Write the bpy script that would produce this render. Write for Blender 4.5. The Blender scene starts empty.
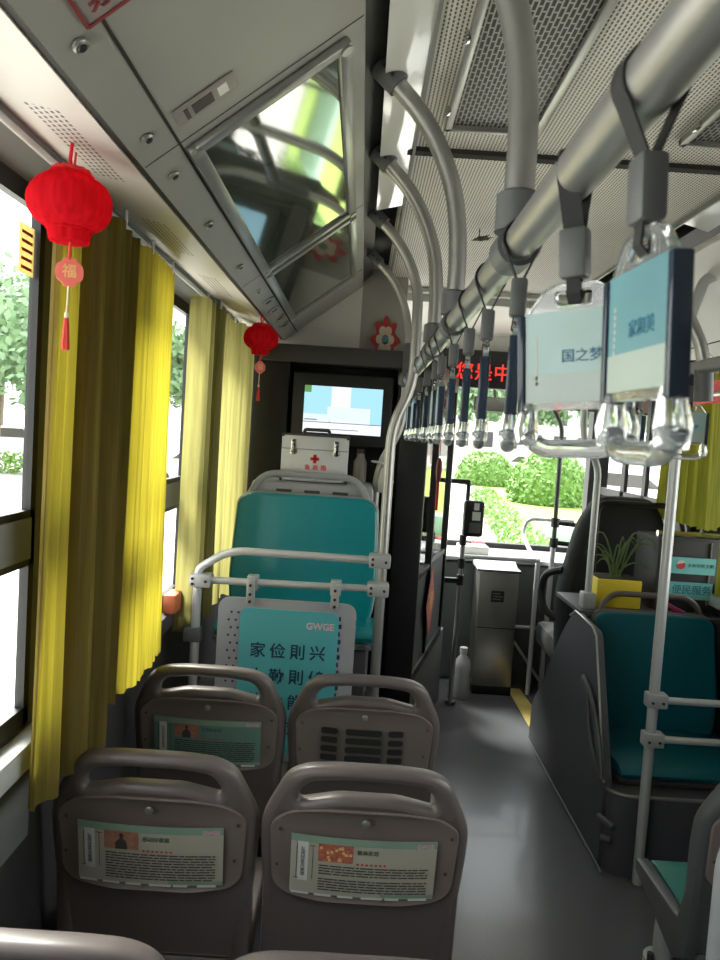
import bpy, bmesh, math, random
from mathutils import Vector, Matrix
random.seed(7)
sc = bpy.context.scene
COL = sc.collection

# ------------------------------------------------------------------ camera, world, exposure
CAMZ = 1.58
R3 = Matrix(((0.99792449, 0.06438448, 0.00116098),
             (0.00276876, -0.0609128, 0.99813925),
             (0.0643354, -0.99606439, -0.06096464)))      # image right / down / forward -> world
cd = bpy.data.cameras.new('camera'); cam = bpy.data.objects.new('camera', cd); COL.objects.link(cam)
Rb = R3 @ Matrix(((1, 0, 0), (0, -1, 0), (0, 0, -1)))
cam.matrix_world = Matrix.Translation((0, 0, CAMZ)) @ Rb.to_4x4()
cd.sensor_fit = 'VERTICAL'; cd.sensor_height = 36.0; cd.lens = 721.0 / 960.0 * 36.0
cd.clip_start = 0.02; cd.clip_end = 400
cd.dof.use_dof = True; cd.dof.focus_distance = 2.3; cd.dof.aperture_fstop = 11.0
sc.camera = cam

w = bpy.data.worlds.new('sky'); sc.world = w; w.use_nodes = True
nt = w.node_tree
bg = nt.nodes['Background']
geo = nt.nodes.new('ShaderNodeTexCoord'); sep = nt.nodes.new('ShaderNodeSeparateXYZ')
rmp = nt.nodes.new('ShaderNodeValToRGB')
nt.links.new(geo.outputs['Generated'], sep.inputs[0]); nt.links.new(sep.outputs['Z'], rmp.inputs[0])
rmp.color_ramp.elements[0].position = 0.0; rmp.color_ramp.elements[0].color = (1.0, .993, .975, 1)
rmp.color_ramp.elements[1].position = 0.7; rmp.color_ramp.elements[1].color = (.92, .95, 1.0, 1)
nt.links.new(rmp.outputs[0], bg.inputs['Color'])
bg.inputs['Strength'].default_value = 2.7
sun_d = bpy.data.lights.new('sun', 'SUN'); sun_d.energy = 13.0; sun_d.angle = 0.35; sun_d.color = (1, .96, .88)
sun = bpy.data.objects.new('sun', sun_d); COL.objects.link(sun)
sun.rotation_euler = Vector((0.55, -0.75, -1.05)).to_track_quat('-Z', 'Y').to_euler()
sc.view_settings.view_transform = 'Standard'; sc.view_settings.look = 'None'
sc.view_settings.gamma = 1.0; sc.view_settings.use_curve_mapping = False
sc.view_settings.exposure = 0.55
sc.cycles.max_bounces = 10; sc.cycles.transparent_max_bounces = 24
sc.cycles.diffuse_bounces = 6; sc.cycles.caustics_refractive = True
sc.cycles.sample_clamp_indirect = 6.0
sc.cycles.use_denoising = True

# ------------------------------------------------------------------ materials
def nodes(name):
    m = bpy.data.materials.new(name); m.use_nodes = True
    return m, m.node_tree, m.node_tree.nodes['Principled BSDF']

def mat(name, col, rough=.5, metal=0.0, noise=.10, scale=60, bump=.0, coat=0.0, spec=.5, trans=0.0, stretch=None):
    m, t, b = nodes(name)
    tc = t.nodes.new('ShaderNodeTexCoord'); n = t.nodes.new('ShaderNodeTexNoise'); n.inputs['Scale'].default_value = scale
    if stretch:
        mp = t.nodes.new('ShaderNodeMapping'); mp.inputs['Scale'].default_value = stretch
        t.links.new(tc.outputs['Object'], mp.inputs[0]); t.links.new(mp.outputs[0], n.inputs['Vector'])
    else:
        t.links.new(tc.outputs['Object'], n.inputs['Vector'])
    mx = t.nodes.new('ShaderNodeMix'); mx.data_type = 'RGBA'
    mx.inputs['A'].default_value = tuple(c * (1 - noise) for c in col) + (1,)
    mx.inputs['B'].default_value = tuple(min(1, c * (1 + noise)) for c in col) + (1,)
    t.links.new(n.outputs['Fac'], mx.inputs['Factor']); t.links.new(mx.outputs['Result'], b.inputs['Base Color'])
    b.inputs['Roughness'].default_value = rough; b.inputs['Metallic'].default_value = metal
    b.inputs['Specular IOR Level'].default_value = spec
    b.inputs['Coat Weight'].default_value = coat; b.inputs['Coat Roughness'].default_value = .06
    b.inputs['Transmission Weight'].default_value = trans
    if bump:
        bp = t.nodes.new('ShaderNodeBump'); bp.inputs['Strength'].default_value = bump; bp.inputs['Distance'].default_value = .002
        t.links.new(n.outputs['Fac'], bp.inputs['Height']); t.links.new(bp.outputs[0], b.inputs['Normal'])
    return m

def emit(name, col, s):
    m, t, b = nodes(name)
    b.inputs['Base Color'].default_value = (0, 0, 0, 1); b.inputs['Emission Color'].default_value = tuple(col) + (1,)
    b.inputs['Emission Strength'].default_value = s
    return m

def slots(name, base, hole, px, py, wx, wy, rough=.5, stagger=.5, gate=None, axes=('X', 'Y')):
    """punched sheet: slots px by py apart, wx by wy large; gate=(period, length) groups them along the second axis"""
    m, t, b = nodes(name); N = t.nodes; L = t.links
    tc = N.new('ShaderNodeTexCoord'); s = N.new('ShaderNodeSeparateXYZ'); L.new(tc.outputs['Object'], s.inputs[0])
    def mth(op, a, v=None, c=None):
        q = N.new('ShaderNodeMath'); q.operation = op
        for i, u in enumerate((a, v, c)):
            if u is None: continue
            if isinstance(u, (int, float)): q.inputs[i].default_value = u
            else: L.new(u, q.inputs[i])
        return q.outputs[0]
    u = mth('DIVIDE', s.outputs[axes[0]], px); row = mth('FLOOR', u)
    fu = mth('ABSOLUTE', mth('SUBTRACT', mth('SUBTRACT', u, row), .5))
    odd = mth('MULTIPLY', mth('FLOORED_MODULO', row, 2.0), stagger)
    v = mth('ADD', mth('DIVIDE', s.outputs[axes[1]], py), odd)
    fv = mth('ABSOLUTE', mth('SUBTRACT', mth('FRACT', v), .5))
    h = mth('MULTIPLY', mth('LESS_THAN', fu, wx / px / 2), mth('LESS_THAN', fv, wy / py / 2))
    if gate:
        g = mth('LESS_THAN', mth('FRACT', mth('DIVIDE', mth('SUBTRACT', s.outputs[axes[1]], 1.06), gate[0])), gate[1] / gate[0])
        h = mth('MULTIPLY', h, g)
        if len(gate) > 2:
            h = mth('MULTIPLY', h, mth('LESS_THAN', mth('ABSOLUTE', mth('SUBTRACT', s.outputs[axes[0]], gate[2])), gate[3]))
    mx = N.new('ShaderNodeMix'); mx.data_type = 'RGBA'
    mx.inputs['A'].default_value = tuple(base) + (1,); mx.inputs['B'].default_value = tuple(hole) + (1,)
    L.new(h, mx.inputs['Factor']); L.new(mx.outputs['Result'], b.inputs['Base Color'])
    b.inputs['Roughness'].default_value = rough
    return m

def glass(name, tint=(.93, .97, .95), refl=1.0):
    m = bpy.data.materials.new(name); m.use_nodes = True; t = m.node_tree; t.nodes.clear()
    o = t.nodes.new('ShaderNodeOutputMaterial'); mix = t.nodes.new('ShaderNodeMixShader')
    tr = t.nodes.new('ShaderNodeBsdfTransparent'); gl = t.nodes.new('ShaderNodeBsdfGlossy'); fr = t.nodes.new('ShaderNodeFresnel')
    tr.inputs[0].default_value = tuple(tint) + (1,); gl.inputs['Roughness'].default_value = .02; fr.inputs['IOR'].default_value = 1.35
    gl.inputs['Color'].default_value = (refl, refl, refl, 1)
    t.links.new(fr.outputs[0], mix.inputs[0]); t.links.new(tr.outputs[0], mix.inputs[1]); t.links.new(gl.outputs[0], mix.inputs[2])
    t.links.new(mix.outputs[0], o.inputs[0]); return m

def cloth(name, col, tcol, f=.5, stripes=0):
    m = bpy.data.materials.new(name); m.use_nodes = True; t = m.node_tree; t.nodes.clear()
    o = t.nodes.new('ShaderNodeOutputMaterial'); mix = t.nodes.new('ShaderNodeMixShader'); mix.inputs[0].default_value = f
    d = t.nodes.new('ShaderNodeBsdfDiffuse'); tr = t.nodes.new('ShaderNodeBsdfTranslucent')
    tc = t.nodes.new('ShaderNodeTexCoord'); mp = t.nodes.new('ShaderNodeMapping'); mp.inputs['Scale'].default_value = (90, 90, 4)
    n = t.nodes.new('ShaderNodeTexNoise'); n.inputs['Scale'].default_value = 1.0
    t.links.new(tc.outputs['Object'], mp.inputs[0]); t.links.new(mp.outputs[0], n.inputs['Vector'])
    for sh, c in ((d, col), (tr, tcol)):
        mx = t.nodes.new('ShaderNodeMix'); mx.data_type = 'RGBA'
        mx.inputs['A'].default_value = tuple(v * .55 for v in c) + (1,); mx.inputs['B'].default_value = tuple(min(1, v * 1.2) for v in c) + (1,)
        t.links.new(n.outputs['Fac'], mx.inputs['Factor']); t.links.new(mx.outputs['Result'], sh.inputs['Color'])
    t.links.new(d.outputs[0], mix.inputs[1]); t.links.new(tr.outputs[0], mix.inputs[2]); t.links.new(mix.outputs[0], o.inputs[0])
    return m

M = {}
M['floor'] = mat('vinyl_floor', (.145, .149, .163), .25, noise=.22, scale=220, bump=.05, coat=.12)
M['ceil'] = slots('punched_ceiling', (.74, .72, .65), (.08, .078, .07), .0086, .0130, .0036, .0092, .55)
M['grille'] = slots('vent_mesh', (.36, .355, .32), (.003, .003, .003), .0098, .0290, .0066, .0245, .45)
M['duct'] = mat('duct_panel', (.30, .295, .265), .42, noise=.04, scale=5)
M['duct_low'] = slots('duct_dots', (.62, .58, .54), (.03, .03, .03), .0115, .0150, .0052, .0085, .45, .5, (.55, .29, -.488, .026))
M['black'] = mat('black_plastic', (.012, .012, .013), .45, noise=.2)
M['blackgap'] = mat('dark_gap', (.02, .018, .014), .8, noise=.2)
M['rubber'] = mat('black_rubber', (.018, .018, .02), .7, noise=.2)
M['pole'] = mat('satin_grey_pole', (.40, .40, .385), .36, .75, noise=.05, scale=30)
M['polew'] = mat('pale_grey_pole', (.60, .61, .62), .35, .35, noise=.05, scale=30)
M['sleeve'] = mat('grey_clamp', (.11, .115, .12), .45, noise=.1)
M['clampw'] = mat('pale_clamp', (.45, .46, .46), .4, .2, noise=.06)
M['wall'] = mat('wall_grey', (.20, .21, .20), .5, noise=.06, scale=8)
M['wallpale'] = mat('wall_pale_grey', (.36, .35, .32), .5, noise=.05, scale=8)
M['curt3'] = None
M['walldark'] = mat('wall_dark', (.045, .042, .044), .6, noise=.15, scale=20)
M['sill'] = mat('sill_pale', (.55, .56, .54), .4, noise=.05)
M['glass'] = glass('window_glass')
M['white'] = mat('white_panel', (.74, .73, .69), .4, noise=.04, scale=6)
M['lens'] = mat('lamp_lens', (.70, .70, .66), .10, noise=.06, scale=4, coat=.8)
M['alu'] = mat('aluminium_trim', (.34, .34, .32), .32, .6, noise=.06)
M['steel'] = mat('brushed_steel', (.42, .41, .37), .34, .9, noise=.10, scale=25, stretch=(1, 1, 30))
M['chrome'] = mat('chrome', (.62, .62, .6), .15, 1.0, noise=.05)
M['seat'] = mat('seat_grey', (.132, .110, .104), .40, noise=.06, scale=120, bump=.05)
M['seatcool'] = mat('seat_cool_grey', (.085, .088, .09), .42, noise=.06, scale=120, bump=.05)
M['seatdk'] = mat('seat_recess', (.02, .02, .02), .6, noise=.1)
M['plate'] = mat('seat_plate', (.20, .162, .142), .38, noise=.05, scale=80)
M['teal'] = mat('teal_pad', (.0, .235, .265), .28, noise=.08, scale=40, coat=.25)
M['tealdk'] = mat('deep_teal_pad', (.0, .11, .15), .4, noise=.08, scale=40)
M['tealgr'] = mat('green_teal_pad', (.015, .16, .13), .35, noise=.08, scale=40)
M['seatlt'] = mat('pale_seat_shell', (.33, .34, .35), .4, noise=.05)
M['paper'] = mat('poster_paper', (.48, .45, .36), .45, noise=.12, scale=7)
M['papershade'] = mat('poster_paper_shaded', (.15, .27, .24), .45, noise=.12, scale=7)  # same poster paper, second-row shade put into a darker, greener colour
M['papergr'] = mat('poster_green', (.26, .38, .28), .45, noise=.1, scale=20)
M['ink'] = mat('dark_ink', (.06, .055, .05), .6, noise=.1)
M['inkgreen'] = mat('green_ink', (.03, .10, .06), .6, noise=.1)
M['inkred'] = mat('red_ink', (.55, .05, .05), .6, noise=.1)
M['inkblue'] = mat('navy_ink', (.01, .045, .10), .6, noise=.1)
M['pink'] = mat('pink_print', (.80, .42, .55), .5, noise=.06)
M['photo'] = mat('photo_print', (.42, .20, .13), .4, noise=.5, scale=60)
M['photo2'] = mat('festive_print', (.50, .14, .09), .4, noise=.8, scale=160)
M['boardgrey'] = mat('board_grey', (.38, .39, .43), .45, noise=.04)
M['boardteal'] = mat('board_teal', (.10, .46, .51), .4, noise=.12, scale=3)
M['gloss'] = mat('poster_behind_glass', (.065, .075, .055), .05, noise=.5, scale=5, coat=1.0, spec=1.0)
M['red'] = mat('red_lantern_paper', (.80, .012, .02), .40, noise=.12, scale=20)
M['redc'] = cloth('red_lantern_skin', (.92, .025, .045), (1.0, .06, .085), .68)
M['pendant'] = mat('pendant_coral', (.86, .18, .14), .45, noise=.08)
M['gold'] = mat('gold_print', (.85, .52, .20), .5, noise=.1)
M['cord'] = mat('pale_cord', (.75, .66, .40), .7, noise=.1)
M['tassel'] = mat('red_tassel', (.62, .05, .03), .8, noise=.2, scale=300)
M['curt'] = cloth('yellow_curtain', (.24, .18, .065), (.48, .40, .03), .50)
M['curt2'] = cloth('olive_curtain', (.24, .22, .09), (.52, .48, .17), .42)
M['curt3'] = cloth('right_curtain', (.25, .25, .05), (.33, .33, .04), .40)
M['strap'] = mat('strap_webbing', (.022, .022, .024), .8, noise=.2, scale=400)
M['blk_grey'] = mat('strap_sleeve', (.095, .098, .10), .5, noise=.06)
M['frame_bl'] = mat('handle_blue', (.035, .052, .080), .12, noise=.06, trans=.25)
M['clear'] = mat('clear_plastic', (.90, .93, .95), .07, noise=.02, trans=.92)
M['card'] = mat('card_pale_teal', (.32, .46, .45), .3, noise=.18, scale=9)
M['cardlow'] = mat('card_lower_print', (.36, .43, .40), .3, noise=.12, scale=9)
M['card2'] = mat('card_teal', (.12, .27, .31), .3, noise=.25, scale=9)
M['screen'] = emit('screen_sky', (.40, .74, .86), .80)
M['screen2'] = emit('screen_white', (.82, .86, .95), .85)
M['screen3'] = emit('screen_pale', (.70, .80, .93), .85)
M['screen4'] = emit('screen_leaf', (.12, .30, .08), .8)
M['led'] = emit('led_red', (1.0, .03, .02), 1.3)
M['kit'] = mat('aluminium_case', (.66, .67, .67), .35, .15, noise=.03)
M['crossred'] = mat('cross_red', (.75, .02, .03), .5, noise=.05)
M['yellow'] = mat('yellow_planter', (.82, .62, .04), .4, noise=.06)
M['soil'] = mat('soil', (.03, .02, .012), .9, noise=.4)
M['leaf'] = mat('spider_plant_leaf', (.12, .17, .05), .5, noise=.3, scale=30)
M['yelline'] = mat('yellow_floor_mark', (.72, .58, .18), .5, noise=.1)
M['bottle'] = mat('white_bottle', (.55, .55, .56), .35, noise=.05)
M['diamond'] = mat('red_diamond_paper', (.70, .22, .18), .5, noise=.3, scale=40)
M['driver'] = mat('driver_upholstery', (.02, .021, .024), .8, noise=.2, scale=90, bump=.1)
M['cab'] = mat('cab_panel', (.085, .085, .10), .55, noise=.08, scale=90, bump=.05)
M['dash'] = mat('dash_grey', (.10, .105, .105), .5, noise=.06)
M['dashtop'] = mat('dash_top', (.45, .46, .46), .3, noise=.05)
M['signteal'] = mat('sign_teal', (.20, .60, .60), .45, noise=.08, scale=8)
M['signtext'] = mat('sign_text', (.01, .12, .20), .5, noise=.05)
M['orange'] = mat('orange_box', (.55, .14, .05), .5, noise=.1)
M['maroon'] = mat('maroon_sign_print', (.22, .03, .03), .5, noise=.1)
M['signgrey'] = mat('grey_sign', (.27, .24, .225), .4, noise=.08)
M['visor'] = mat('brown_visor', (.16, .11, .085), .6, noise=.1)
M['orng_st'] = cloth('orange_sticker', (.85, .62, .30), (.95, .75, .42), .6)
M['asphalt'] = mat('pale_pavement', (.50, .48, .44), .8, noise=.12, scale=2)
M['lawn'] = mat('lawn_grass', (.30, .42, .07), .8, noise=.35, scale=8)
M['bushA'] = mat('bush_leaf', (.17, .31, .07), .6, noise=.5, scale=6)
M['treeA'] = mat('tree_leaf', (.20, .32, .17), .6, noise=.5, scale=1.5)
M['bark'] = mat('bark', (.18, .14, .11), .8, noise=.3)
M['barkpink'] = mat('pale_bark', (.42, .33, .28), .8, noise=.2)
M['carw'] = mat('white_car_paint', (.75, .76, .78), .25, noise=.03, coat=.5)
M['card_k'] = mat('dark_car_paint', (.06, .07, .08), .25, noise=.03, coat=.5)
M['bldg'] = mat('pale_facade', (.62, .58, .55), .8, noise=.08, scale=1)
M['flower'] = mat('magenta_ribbon', (.45, .05, .16), .6, noise=.2)

# ------------------------------------------------------------------ builders
class MB:
    def __init__(s): s.bm = bmesh.new(); s.mi = 0
    def _take(s, vs, fs):
        for f in fs: f.material_index = s.mi
    def box(s, a, b, rot=None, piv=None):
        a, b = Vector(a), Vector(b); c = (a + b) / 2; d = b - a
        r = bmesh.ops.create_cube(s.bm, size=1.0, matrix=Matrix.Translation(c) @ Matrix.Diagonal((abs(d.x), abs(d.y), abs(d.z), 1)))
        vs = r['verts']
        if rot is not None: bmesh.ops.rotate(s.bm, verts=vs, cent=piv if piv is not None else c, matrix=rot)
        s._take(vs, {f for v in vs for f in v.link_faces}); return vs
    def quad(s, p):
        vs = [s.bm.verts.new(q) for q in p]; f = s.bm.faces.new(vs); f.material_index = s.mi; return f
    def prism(s, pts, axis, t0, t1):
        """2-D polygon swept along an axis; pts use the two other axes in x,y,z order"""
        def mk(p, t):
            return {'x': (t, p[0], p[1]), 'y': (p[0], t, p[1]), 'z': (p[0], p[1], t)}[axis]
        A = [s.bm.verts.new(mk(p, t0)) for p in pts]; B = [s.bm.verts.new(mk(p, t1)) for p in pts]
        n = len(pts); fs = [s.bm.faces.new(A), s.bm.faces.new(B[::-1])]
        for i in range(n): fs.append(s.bm.faces.new((A[i], B[i], B[(i + 1) % n], A[(i + 1) % n])))
        s._take(None, fs); bmesh.ops.recalc_face_normals(s.bm, faces=fs); return A + B
    def tube(s, pts, r, seg=14, cap=True, flat=None):
        pts = [Vector(p) for p in pts]; rs = r if isinstance(r, (list, tuple)) else [r] * len(pts)
        rings = []; up = None
        for i, p in enumerate(pts):
            t = (pts[min(i + 1, len(pts) - 1)] - pts[max(i - 1, 0)]).normalized()
            if up is None:
                up = Vector((0, 0, 1)) if abs(t.z) < .9 else Vector((1, 0, 0))
            x = up - t * up.dot(t)
            if x.length < 1e-4: x = t.orthogonal()
            x.normalize(); y = t.cross(x); up = x
            k = (1, 1) if flat is None else flat
            rings.append([s.bm.verts.new(p + (x * math.cos(a) * k[0] + y * math.sin(a) * k[1]) * rs[i]) for a in [2 * math.pi * j / seg for j in range(seg)]])
        fs = []
        for a, b in zip(rings, rings[1:]):
            for j in range(seg): fs.append(s.bm.faces.new((a[j], a[(j + 1) % seg], b[(j + 1) % seg], b[j])))
        if cap: fs.append(s.bm.faces.new(rings[0][::-1])); fs.append(s.bm.faces.new(rings[-1]))
        s._take(None, fs)
    def cyl(s, a, b, r, seg=20, r2=None): s.tube([a, b], [r, r if r2 is None else r2], seg)
    def lathe(s, prof, c, seg=28, ripple=0, rn=0):
        c = Vector(c); rings = []
        for rr, z in prof:
            rings.append([s.bm.verts.new(c + Vector((rr * (1 + ripple * math.cos(rn * a)) * math.cos(a), rr * (1 + ripple * math.cos(rn * a)) * math.sin(a), z))) for a in [2 * math.pi * j / seg for j in range(seg)]])
        fs = []
        for a, b in zip(rings, rings[1:]):
            for j in range(seg): fs.append(s.bm.faces.new((a[j], a[(j + 1) % seg], b[(j + 1) % seg], b[j])))
        fs.append(s.bm.faces.new(rings[0][::-1])); fs.append(s.bm.faces.new(rings[-1])); s._take(None, fs)
    def add(s, me, mtx=None):
        n = len(s.bm.verts); nf = len(s.bm.faces); s.bm.from_mesh(me)
        s.bm.verts.ensure_lookup_table(); s.bm.faces.ensure_lookup_table()
        if mtx is not None: bmesh.ops.transform(s.bm, matrix=mtx, verts=s.bm.verts[n:])
        for f in s.bm.faces[nf:]: f.material_index = s.mi
    def bevel(s, w, seg=2):
        es = [e for e in s.bm.edges if len(e.link_faces) == 2 and e.calc_face_angle(0) > .6]
        bmesh.ops.bevel(s.bm, geom=es, offset=w, segments=seg, profile=.5, affect='EDGES', clamp_overlap=True)
    def map(s, f):
        for v in s.bm.verts: v.co = Vector(f(v.co))
    def build(s, name, m, parent=None, smooth=True, bevel=0, world=False):
        if bevel: s.bevel(bevel)
        if world and parent is not None:
            o = Vector(parent.location); q = parent.parent
            while q is not None: o += Vector(q.location); q = q.parent
            bmesh.ops.translate(s.bm, verts=s.bm.verts, vec=-o)
        me = bpy.data.meshes.new(name); s.bm.to_mesh(me); s.bm.free()
        for x in (m if isinstance(m, (list, tuple)) else [m]): me.materials.append(M[x] if isinstance(x, str) else x)
        if smooth:
            me.polygons.foreach_set('use_smooth', [True] * len(me.polygons))
            me.set_sharp_from_angle(angle=math.radians(38))
        o = bpy.data.objects.new(name, me); COL.objects.link(o)
        if parent is not None: o.parent = parent
        return o

def fillet(pts, r, n=6, closed=False):
    pts = [Vector(p) for p in pts]; out = []; N = len(pts)
    for i, p in enumerate(pts):
        if not closed and i in (0, N - 1): out.append(p); continue
        a, b = pts[i - 1] - p, pts[(i + 1) % N] - p
        rr = r[i] if isinstance(r, (list, tuple)) else r
        k = min(rr, a.length * .49, b.length * .49)
        A, B = p + a.normalized() * k, p + b.normalized() * k
        for j in range(n + 1):
            t = j / n; out.append(A * (1 - t) ** 2 + p * 2 * t * (1 - t) + B * t * t)
    return out

def plate(outer, holes=(), ext=.01, bev=0.0, res=2):
    """2-D outline with holes -> solid mesh in the XY plane, thickness along Z, rounded edges"""
    cu = bpy.data.curves.new('plate', 'CURVE'); cu.dimensions = '2D'; cu.fill_mode = 'BOTH'
    cu.extrude = max(0, ext - bev); cu.bevel_depth = bev; cu.bevel_resolution = res; cu.offset = -bev
    for pl in [outer] + list(holes):
        sp = cu.splines.new('POLY'); sp.points.add(len(pl) - 1); sp.use_cyclic_u = True
        for q, p in zip(sp.points, pl): q.co = (p[0], p[1], 0, 1)
    ob = bpy.data.objects.new('plate', cu)
    COL.objects.link(ob); dg = bpy.context.evaluated_depsgraph_get(); dg.update()
    me = bpy.data.meshes.new_from_object(ob.evaluated_get(dg))
    bpy.data.objects.remove(ob); bpy.data.curves.remove(cu); return me

def text_mesh(s, size, ext=.0004, bold=0.0, align='CENTER', sp=1.0, vert=False):
    cu = bpy.data.curves.new('txt', 'FONT'); cu.body = '\n'.join(s) if vert else s
    cu.size = size; cu.extrude = ext; cu.offset = bold * size; cu.align_x = align; cu.align_y = 'CENTER'; cu.resolution_u = 2
    cu.space_character = sp; cu.space_line = sp if vert else 1.0
    ob = bpy.data.objects.new('txt', cu); COL.objects.link(ob)
    dg = bpy.context.evaluated_depsgraph_get(); dg.update()
    me = bpy.data.meshes.new_from_object(ob.evaluated_get(dg))
    bpy.data.objects.remove(ob); bpy.data.curves.remove(cu); return me

def frame_mtx(o, x, z):
    """matrix that puts local X along x and local Z (facing) along z"""
    x = Vector(x).normalized(); z = Vector(z); z = (z - x * z.dot(x)).normalized(); y = z.cross(x)
    return Matrix.Translation(o) @ Matrix((x, y, z)).transposed().to_4x4()

def props(o, label=None, cat=None, group=None, kind=None):
    for k, v in (('label', label), ('category', cat), ('group', group), ('kind', kind)):
        if v: o[k] = v
    return o
def thing(name, label, cat, loc=(0, 0, 0), rotz=0.0, group=None):
    o = bpy.data.objects.new(name, None); COL.objects.link(o); o.location = loc; o.rotation_euler = (0, 0, rotz); o.empty_display_size = .05
    return props(o, label, cat, group)
def struct(o): o['kind'] = 'structure'; return o
def rename(o, n): o.name = n; return o
def dup(root, loc, rotz, label, group=None):
    def cp(o, p):
        c = o.copy(); COL.objects.link(c)
        if p is not None: c.parent = p
        for ch in list(o.children): cp(ch, c)
        return c
    r = cp(root, None); r.location = loc; r.rotation_euler = (0, 0, rotz); r['label'] = label
    if group: r['group'] = group
    return r

XL, XR, XC = -.64, 1.70, .53
def mir(x): return 2 * XC - x
YB, YF = -3.0, 5.28

# ------------------------------------------------------------------ the bus shell
b = MB(); b.box((XL, YB, -.06), (XR, YF, 0)); struct(b.build('floor', 'floor'))
b = MB(); b.box((XL - .06, YB, 2.46), (XR + .06, YF + .05, 2.5)); struct(b.build('trim_1', 'walldark'))       # roof
b = MB(); b.box((.07, YB, 2.33), (mir(.07), 3.66, 2.35)); struct(b.build('ceiling', 'ceil'))
b = MB(); b.box((XL - .06, YB - .05, -.06), (XR + .06, YB, 2.46)); struct(b.build('wall_back', 'wall'))

def side_wall(name, x0, x1, wins, low, sill_z):
    b = MB()
    b.box((x0, YB, -.06), (x1, YF, sill_z - .25)); b.mi = 1
    b.box((x0, YB, sill_z - .25), (x1, 1.45, sill_z)); b.mi = 0; b.box((x0, 1.45, sill_z - .25), (x1, YF, sill_z)); b.mi = 1; b.box((x0, YB, 2.02), (x1, YF, 2.46))
    y = YB
    for (a, c) in wins:
        if a > y: b.box((x0, y, sill_z), (x1, a, 2.02))
        y = c
    b.box((x0, y, sill_z), (x1, YF, 2.02))
    return struct(b.build(name, ['walldark', 'wall']))
WL = [(-.62, 1.42), (1.86, 2.62), (2.72, 3.30), (3.5, 4.9)]  # unseen rear stretch left windowless on both sides to dim the seats
WR = [(.25, 1.15), (1.28, 2.50), (2.62, 3.72), (3.86, 5.15)]
side_wall('wall_left', XL - .012, XL, WL, 0, .96)
side_wall('wall_right', XR, XR + .012, WR, 0, .96)
wn = 0
for side, wins, X in ((-1, WL, XL), (1, WR, XR)):
    for (a, c) in wins:
        wn += 1
        g = MB(); xx = X + side * .008
        g.quad([(xx, a, .96), (xx, c, .96), (xx, c, 2.02), (xx, a, 2.02)])
        p = struct(g.build(f'window_{wn}', 'glass', smooth=False))
        f = MB(); x0, x1 = sorted((X + side * .014, X - side * .004)); t = .022
        f.box((x0, a, .96), (x1, a + t, 2.02)); f.box((x0, c - t, .96), (x1, c, 2.02))
        f.box((x0, a, 1.965), (x1, c, 2.02)); f.box((x0, a, .96), (x1, c, 1.0))
        if side < 0 and a < 2.7: f.box((x0, a, 1.285), (x1, c, 1.395))
        if side > 0 and a > 3.8:
            f.box((x0, a, 1.28), (x1, c, 1.33)); f.box((x0, 4.28, 1.0), (x1, 4.33, 2.02)); f.box((x0, 4.62, 1.0), (x1, 4.68, 2.02))
        fr = f.build('window_frame', 'black', p, smooth=False)
        if side < 0 and a < 2.7:
            f = MB(); f.box((x0 - .002, a + t, 1.30), (x1 + .004, c - t, 1.38)); f.build('window_rail', 'wall', p, smooth=False)
b = MB(); b.box((XL, YB, .90), (XL + .045, 1.46, .955))
struct(b.build('trim_2', 'sill', bevel=.008))
b = MB(); b.box((XL, 1.47, .90), (XL + .045, 3.3, .955)); struct(b.build('trim_8', 'walldark', bevel=.008))
b = MB(); b.box((XR - .045, YB, .90), (XR, 3.9, .955)); struct(b.build('trim_3', 'sill', bevel=.008))

# front: windshield, dash, header
b = MB(); b.quad([(-.55, 5.20, .86), (1.66, 5.20, .86), (1.66, 5.24, 2.30), (-.55, 5.24, 2.30)])
p = struct(b.build('window_20', 'glass', smooth=False))
f = MB(); f.box((-.60, 5.18, .80), (1.70, 5.26, .87)); f.box((1.64, 5.16, .80), (1.70, 5.26, 2.33)); f.box((-.64, 5.16, .80), (-.5, 5.26, 2.33)); f.box((-.60, 5.18, 1.98), (1.70, 5.26, 2.4))
f.build('window_frame', 'black', p, smooth=False)
b = MB(); b.box((XL, 5.24, -.06), (XR, YF, .84)); b.box((XL, 5.24, 2.30), (XR, YF, 2.46)); struct(b.build('wall_front', 'walldark'))
b = MB(); b.box((-.6, 4.72, 0), (1.69, 5.20, .80)); o = b.build('dashboard', 'dash', bevel=.03); props(o, 'long dark grey dashboard under the windshield behind the steel fare box', 'dashboard')
b = MB(); b.box((-.6, 4.70, .805), (1.69, 5.19, .835)); b.build('dash_top', 'dashtop', o, bevel=.01)
b = MB(); b.prism([(3.66, 2.33), (3.66, 2.27), (4.65, 2.27), (4.65, 1.93), (5.2, 1.98), (5.2, 2.44), (3.66, 2.44)], 'x', -.62, 1.68); struct(b.build('trim_4', 'white', bevel=.006))
b = MB(); b.box((-.56, 3.425, 1.955), (.17, 3.445, 2.36)); struct(b.build('trim_7', 'wallpale'))
b = MB(); b.box((.07, 3.60, 2.305), (1.0, 3.66, 2.33)); struct(b.build('trim_5', 'white', bevel=.004))
b = MB(); b.box((.07, 1.90, 2.318), (.99, 1.93, 2.332)); struct(b.build('trim_6', 'blackgap'))

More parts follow.
